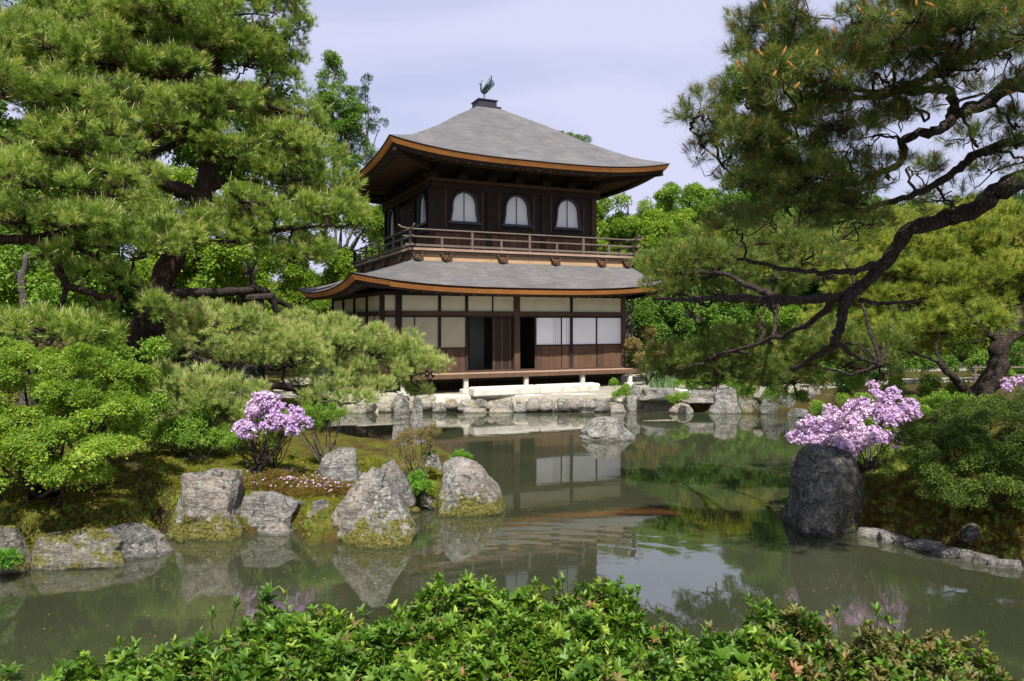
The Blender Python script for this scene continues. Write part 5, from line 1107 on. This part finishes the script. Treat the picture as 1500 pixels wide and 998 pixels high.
shrub('azalea', 'pink flowering azalea spreading over the dark boulder on the right', 'bush', 1270, 700, 10.8, [(1190, 640, 10.8, 30, 16), (1225, 625, 10.9, 40, 20), (1270, 610, 11.1, 44, 20), (1305, 600, 11.3, 34, 20), (1215, 650, 10.7, 44, 10), (1260, 640, 10.8, 50, 12), (1320, 612, 11.2, 20, 12)], 'pink', 36, 14, 'bark_grey', dens=1.7, lump=.12, per=16, size=.8, sr=.010, area=.008, extra=('small', .08, .40, .015))
shrub('azalea_leaves', 'green leafy shrub under the pink azalea blossom', 'bush', 1275, 700, 11, [(1240, 660, 10.9, 50, 20), (1290, 645, 11, 34, 28), (1250, 685, 10.9, 30, 16), (1215, 645, 11.1, 30, 16)], 'small', 37, 8, 'bark_grey', dens=.7, lump=.09, size=.7)
shrub('azalea', 'deep magenta azalea in shade behind the pink one', 'bush', 1290, 590, 14, [(1280, 572, 14, 30, 8), (1310, 580, 14, 26, 8)], 'lilac', 38, 3, dens=.5, lump=.08, per=12, size=.8)
shrub('azalea', 'pink azalea at the right edge behind the clipped shrub', 'bush', 1495, 585, 12.5, [(1480, 568, 12.5, 26, 8), (1505, 562, 12.5, 20, 8)], 'pink', 39, 3, dens=.7, lump=.08, per=12, size=.8)
shrub('clipped_shrub', 'broad dark clipped shrub filling the right bank', 'bush', 1430, 770, 9.4, [(1400, 665, 9.4, 80, 34, .7), (1470, 640, 9.2, 80, 36, .8), (1350, 690, 9.3, 46, 26, .5), (1440, 710, 8.9, 90, 30, .6), (1500, 690, 8.8, 60, 50, .7), (1360, 645, 9.8, 46, 20, .5)], 'hedge', 40, 14, 'bark', dens=1.5, lump=.12, per=22, size=1.0, updir=.9, area=.006, flat=.5)
shrub('clipped_shrub', 'low lit shrub top behind the broad clipped one on the right', 'bush', 1450, 640, 11.5, [(1450, 600, 11.5, 60, 14), (1400, 620, 11, 50, 12), (1500, 592, 11.2, 40, 14)], 'hedge', 41, 4, 'bark', dens=1.2, lump=.12, area=.008)
shrub('bush', 'green shrub on the bank behind the pink azalea', 'bush', 1200, 600, 15, [(1180, 602, 15, 30, 10), (1240, 590, 15, 40, 12), (1340, 600, 13.5, 44, 14), (1400, 590, 13, 40, 12)], 'small', 42, 4, dens=.8, lump=.12, size=.9)
shrub('bush', 'broad mid green shrub on the verge between bridge and pink azalea', 'bush', 1150, 585, 19, [(1110, 568, 19.5, 36, 16), (1160, 572, 19, 44, 18), (1210, 570, 18.5, 40, 16), (1250, 560, 19, 40, 20)], 'green', 143, 4, dens=.9, lump=.2, size=.55, area=.03)
shrub('bush', 'row of leafy shrubs under the olive pine before the far path', 'bush', 1330, 585, 17.5, [(1290, 560, 17.5, 44, 20), (1340, 566, 17, 44, 18), (1390, 572, 17, 30, 14), (1480, 560, 17.5, 40, 16)], 'bright', 144, 4, dens=.9, lump=.2, size=.5, area=.03)
shrub('bush', 'dim tall shrubs filling the gap behind the bamboo fence', 'bush', 1350, 560, 27, [(1240, 545, 27, 50, 26), (1320, 540, 27, 50, 30), (1400, 540, 27, 50, 28), (1480, 540, 27, 50, 30), (1160, 545, 27, 50, 22), (1550, 540, 27, 50, 30)], 'green', 145, 4, dens=.8, lump=.3, size=.9, area=.05)
shrub('bush', 'rounded shrub with reddish young leaves at the corner of the pavilion', 'bush', 950, 552, 27.5, [(948, 500, 27.5, 30, 26), (930, 520, 27.5, 20, 20), (970, 520, 27.5, 22, 18)], 'redbrown', 43, 10, dens=.35, lump=.25, size=.8, area=.03, sr=.02)
shrub('bush', 'small bright bush on the bank at the right end of the terrace', 'bush', 908, 590, 23.4, [(906, 568, 23.4, 12, 12), (914, 582, 23.2, 16, 8)], 'small', 44, 3, dens=.7, lump=.12)
shrub('bush', 'bright low plant growing below the stone bridge', 'bush', 985, 600, 22.8, [(985, 582, 22.7, 20, 9)], 'small', 45, 3, dens=.9, lump=.1)
shrub('bush', 'yellow green ground plants behind the stone bridge', 'bush', 1045, 572, 25.5, [(1015, 562, 25.5, 30, 6), (1060, 560, 25.5, 34, 10), (1085, 570, 25, 24, 8)], 'small', 46, 3, dens=1.0, lump=.14, size=1.2)
shrub('bush', 'low azalea with orange young leaves before the split upright stone', 'bush', 612, 690, 11.8, [(610, 640, 11.9, 28, 9), (628, 634, 11.9, 20, 9), (592, 650, 11.8, 18, 9), (615, 655, 11.7, 20, 8)], 'small_red', 47, 8, dens=2.2, lump=.08, per=16, size=.6)
shrub('bush', 'orange tinted seedlings at the foot of the split stone', 'bush', 600, 690, 11.3, [(600, 682, 11.4, 20, 6), (560, 668, 12.2, 16, 5)], 'small_red', 48, 2, dens=.6, lump=.05, per=10, size=.5)
shrub('fern', 'bright green fern between the split stone and the pale boulder', 'fern', 650, 680, 12, [(650, 668, 12.1, 26, 9), (672, 672, 12, 14, 6)], 'fern', 49, 2, dens=.8, lump=.06, per=12, size=1.0)
shrub('fern', 'deep green fern in front of the small pointed stone', 'fern', 632, 720, 11.2, [(630, 700, 11.2, 24, 8), (625, 712, 11.1, 14, 6)], 'fern', 50, 2, dens=.9, lump=.06, per=12, size=1.0)
shrub('fern', 'small fern left of the tall slanting rock', 'fern', 478, 750, 10.4, [(478, 740, 10.4, 18, 6), (465, 752, 10.2, 10, 5)], 'fern', 51, 0, dens=.9, lump=.05, per=12, size=.8)
shrub('fern', 'fern frond at the left edge over the water', 'fern', 2, 835, 8.2, [(4, 818, 8.1, 14, 6)], 'fern', 52, 0, dens=1, lump=.05, per=14, size=1.0)
# iris blades
irs = empty('iris_clump', P(966, 572, 25)*[1, 1, 0]+[0, 0, .45], 'clump of upright blue green iris blades by the bridge', 'plant'); r_ = np.random.RandomState(5); it = []
for k in range(110):
    a_ = r_.uniform(0, 6.28); t = abs(r_.normal(0, .3)); it.append(((r_.normal(0, .22), r_.normal(0, .18), 0), (math.cos(a_)*math.sin(t), math.sin(a_)*math.sin(t), math.cos(t)), rdir(r_), r_.uniform(.4, .95), .035))
V, Fc = leaf_geo(it, 1); o = link('blades', mesh_np('blades', V, Fc, M['iris']), irs); o['kind'] = 'stuff'
# bamboo/wood low fences beyond
fr = empty('rope_fence', P(910+30, 0, 26.8)*[1, 1, 0]+[0, 0, .5], 'low dark timber post and rail fence by the iris', 'fence')
for k, x in enumerate((1.1, 1.75, 2.4, 3.1)):
    b = MB(); b.tube([(x, 0, 0), (x, 0, .75-.12*(k > 0))], .04, 7); b.build('post', M['bark'], fr)
b = MB(); b.tube(catmull([(1.1, 0, .7), (1.4, 0, .55), (1.75, 0, .58), (2.1, 0, .5), (2.4, 0, .55), (3.1, 0, .5)], 4), .022, 6); b.build('rail', M['bark'], fr)
fr = empty('bamboo_fence', (P(1520, 0, 24)*[1, 1, 0]+[0, 0, .8]), 'pale bamboo rail fence beyond the forked pine on the right', 'fence')
for x in np.arange(-2, 3.1, 1.0):
    b = MB(); b.tube([(x, 0, 0), (x, 0, .62)], .04, 7); b.build('post', M['wood_grey'], fr)
for z in (.3, .55):
    b = MB(); b.tube([(-2.1, 0, z), (3.1, 0, z)], .03, 7); b.build('rail', M['wood_grey'], fr)

# moss and fallen petals on the left point
rng = np.random.RandomState(77)
def ground_pts(n, cx_, cy_, rx, ry, dz=0.0, dmin=.05):
    p = rng.uniform(-1, 1, (n*2, 2)); p = p[(p**2).sum(1) < 1][:n]; X = cx_+p[:, 0]*rx; Y = cy_+p[:, 1]*ry; d = sdf(X, Y); k = d > dmin; X, Y = X[k], Y[k]; return np.stack([X, Y, height(X, Y)+dz], 1)
q = np.concatenate([ground_pts(26000, -3.0, 11.6, 2.6, 1.5), ground_pts(9000, -6, 9.9, 2.6, 1.0), ground_pts(9000, -1.2, 11.6, 1.2, .9)]); tag(scatter('moss', 'moss', q, np.tile([0, 0, 1.0], (len(q), 1))+rng.normal(0, .3, q.shape), rng.uniform(.6, 1.5, len(q)), rng), kind='stuff', label='olive and yellow moss carpeting the left point')
q = np.concatenate([ground_pts(9000, -3.1, 10.9, 1.0, .55), ground_pts(12000, 6.6, 9.7, 2.2, 1.2)]); tag(scatter('rusty_moss', 'mossred', q, np.tile([0, 0, 1.0], (len(q), 1))+rng.normal(0, .4, q.shape), rng.uniform(.6, 1.6, len(q)), rng), kind='stuff', label='rusty red brown moss and litter on the banks')
pm = tmpl('petal', *leaf_geo([((-.014, 0, .004), (1, 0, .05), (0, 0, 1), .034, .022)], 1), M['pink']); T['petal'] = [pm]
q = np.concatenate([ground_pts(170, -3.1, 11.1, 1.0, .7, .035), ground_pts(60, -2.8, 10.8, .5, .3, .04)]); tag(scatter('fallen_petals', 'petal', q, np.tile([0, 0, 1.0], (len(q), 1))+rng.normal(0, .3, q.shape), rng.uniform(.6, 1.5, len(q)), rng), kind='stuff', label='pale fallen petals on the rusty moss')
fl = rng.uniform(0, 1, (800, 2)); X = -6+fl[:, 0]*10; Y = 6+fl[:, 1]*12; k = sdf(X, Y) < -.15; q = np.stack([X[k], Y[k], np.full(k.sum(), .002)], 1)
pw = tmpl('petal', *leaf_geo([((-.01, 0, 0), (1, 0, 0), (0, 0, 1), .02, .014)], 1, .02), M['redbrown']); T['float'] = [pw]
tag(scatter('floating_leaves', 'float', q, np.tile([0, 0, 1.0], (len(q), 1)), rng.uniform(.5, 1.5, len(q)), rng), kind='stuff', label='tiny leaves and petals floating on the pond')

gr = NT('grass'); gr.fin(gr.ramp(gr.noise(gr.pos(), 6, 3), [(0.35, (0.10, 0.16, 0.02)), (0.65, (0.24, 0.28, 0.05))]), 0.7, 0.1)
tmp_r = np.random.RandomState(4); it = [((tmp_r.normal(0, .012), tmp_r.normal(0, .012), 0), (tmp_r.normal(0, .35), tmp_r.normal(0, .35), 1), rdir(tmp_r), tmp_r.uniform(.04, .10), .006) for _ in range(16)]
T['grass'] = [tmpl('grass_tuft', *leaf_geo(it, 0), gr.m)]
def shore_pts(n, x0, x1, y0, y1, dlo, dhi):
    X = rng.uniform(x0, x1, n); Y = rng.uniform(y0, y1, n); d = sdf(X, Y); k = (d > dlo) & (d < dhi); return np.stack([X[k], Y[k], height(X[k], Y[k])], 1)
q = np.concatenate([shore_pts(9000, -9, -.5, 7, 13.5, .02, .45), shore_pts(9000, 3.6, 9, 8, 14, .02, 1.6), ground_pts(500, -3.5, 11.8, 2.5, 1.3), shore_pts(4000, -6, 6, 21.5, 24.3, .02, .3)*[1, 1, 1]]); tag(scatter('grass', 'grass', q, np.tile([0, 0, 1.0], (len(q), 1))+rng.normal(0, .15, q.shape), rng.uniform(.5, 1.3, len(q)), rng), kind='stuff', label='thin grass tufts along the pond banks')
tw_ = NT('litter'); oi_ = tw_.add('ShaderNodeObjectInfo'); tw_.fin(tw_.ramp(oi_.outputs['Random'], [(0.2, (0.05, 0.03, 0.015)), (0.6, (0.20, 0.11, 0.045)), (0.9, (0.36, 0.26, 0.13))]), 0.9, 0.1)
T['litter'] = [tmpl('litter', *leaf_geo([((-.014, 0, .004), (1, 0, .08), (0, 0, 1), .035, .012), ((0, 0, .006), (.3, 1, .1), (0, 0, 1), .05, .003)], 1), tw_.m)]
q = np.concatenate([ground_pts(2600, -4.5, 11, 3.2, 1.9, .02), ground_pts(2200, 6.8, 9.8, 2.2, 1.5, .02)]); tag(scatter('leaf_litter', 'litter', q, np.tile([0, 0, 1.0], (len(q), 1))+rng.normal(0, .3, q.shape), rng.uniform(.5, 1.5, len(q)), rng), kind='stuff', label='dry brown needles and leaves littering the moss')

# ------------------------------------------------------------------ foreground azalea hedge
FGX = [-300, 100, 180, 260, 380, 440, 540, 640, 700, 800, 900, 960, 1040, 1120, 1200, 1300, 1400, 1470, 1550, 1800]
FGY = [1030, 1000, 985, 960, 918, 905, 915, 885, 872, 880, 885, 925, 935, 915, 925, 935, 960, 1000, 1030, 1030]
def fg_bush(label, x0, x1, key, seed, nsh, frac_red=0.0):
    rng = np.random.RandomState(seed); Yc = 2.7; base = np.array([((x0+x1)/2-CX)/F*Yc, Yc, 1.15]); root = empty('azalea_hedge', tuple(base), label, 'bush', None)
    n = int((x1-x0)*nsh*1.5); px = rng.uniform(x0, x1, n); t = rng.uniform(0, 1, n)**.8; Y = 3.25-t*1.45
    topz = CAMZ-(np.interp(px, FGX, FGY)-HZ)/F*3.0     # crest line
    X = (px-CX)/F*Y*(1.0); crest = topz-.02*(3.25-Y)
    bumps = .06*np.sin(X*9+1)*np.cos(Y*7)+.075*np.sin(X*17+np.sin(Y*9))*np.sin(Y*15+2*np.sin(X*7))+.02*np.sin(X*43+Y*31)
    edge_ = np.clip((3.25-Y)/.25, 0, 1); z = crest-(1-edge_)**2*.35+bumps-np.abs(rng.normal(0, .06, n))+(rng.uniform(0, 1, n) < .12)*rng.uniform(0, .06, n); 
    PP = np.stack([X, Y, z], 1); DD = np.stack([rng.normal(0, .45, n), rng.normal(0, .45, n)+.15, np.ones(n)], 1)
    scatter('foliage', key, PP, DD, rng.uniform(.7, 1.3, n), rng, root, base)
    # lower layer so that no gap shows the soil
    n2 = n//2; i = rng.choice(n, n2); Q = PP[i]-np.array([0, 0, 1])*rng.uniform(.05, .22, (n2, 1)); scatter('inner_foliage', key, Q, DD[i], rng.uniform(.8, 1.3, n2), rng, root, base)
    b = MB()
    for k in range(160):
        j = rng.randint(n); e = PP[j]+np.array([0, 0, .01]); s0 = np.array([e[0]+rng.normal(0, .08), e[1]+rng.normal(0, .08), 1.1]); b.tube(catmull([s0, (s0+e)/2+rng.normal(0, .02, 3), e], 3), .004, 5, cap=False)
    b.build('stems', M['bark'], root, base)
    # separate leading shoots along the crest: stem with its own leaves
    lm = leaf_meshes_red if key == 'bush_red' else leaf_meshes
    for k in range(34):
        j = rng.randint(n); x = PP[j, 0]; Yk = rng.uniform(2.2, 3.2); pxk = CX+x/Yk*F; zt = CAMZ-(np.interp(pxk, FGX, FGY)-HZ)/F*3.0; hgt = rng.uniform(.02, .08)*(2.0 if k % 7 == 0 else 1)
        s0 = Vector((x, Yk, zt-.03)); tip = s0+Vector((rng.normal(0, .02), rng.normal(0, .02), hgt)); b = MB(); b.tube([s0-Vector(base), (s0*.5+tip*.5)-Vector(base)+Vector((rng.normal(0, .004), 0, 0)), tip-Vector(base)], [.0022, .0018, .0012], 5)
        so_ = b.build('shoot', M['bark_red'], root)
        for l in range(8):
            a_ = l*2.4+k; tt = .5+.25*(l//3); f = 1-.09*max(0, l-2); o = link('leaf', lm[(k+l) % 3], so_, tuple(s0+(tip-s0)*f-Vector(base)))
            d = Vector((math.cos(a_)*math.sin(tt), math.sin(a_)*math.sin(tt), math.cos(tt))); o.rotation_euler = d.to_track_quat('Y', 'Z').to_euler(); s_ = rng.uniform(.75, 1.2); o.scale = (s_, s_, s_)
    return root
def leafm(m, L, Wd, s):
    V, Fc = leaf_geo([((0, 0, 0), (0, 1, 0), (s*.2, 0, 1), L, Wd)], 2, .3); return mesh_np('leaf', V, Fc, m, True)
leaf_meshes = [leafm(M['bush'], .036+.005*i, .013+.002*i, i-1) for i in range(3)]
leaf_meshes_red = [leafm(M['bush_red'], .038+.005*i, .013+.002*i, i-1) for i in range(3)]
fg_bush('leafy green azalea at the lower left of the foreground', -80, 470, 'bush', 51, 6)
fg_bush('dense green azalea at the bottom centre of the foreground', 470, 900, 'bush', 52, 7)
fg_bush('open green azalea right of centre reaching over the water', 900, 1240, 'bush', 53, 7)
fg_bush('rust tinted azalea at the lower right of the foreground', 1150, 1500, 'bush_red', 54, 7)
fg_bush('sparse green azalea in the bottom right corner', 1240, 1600, 'bush', 55, 4)
print('instances', NINST, 'objects', len(bpy.data.objects))
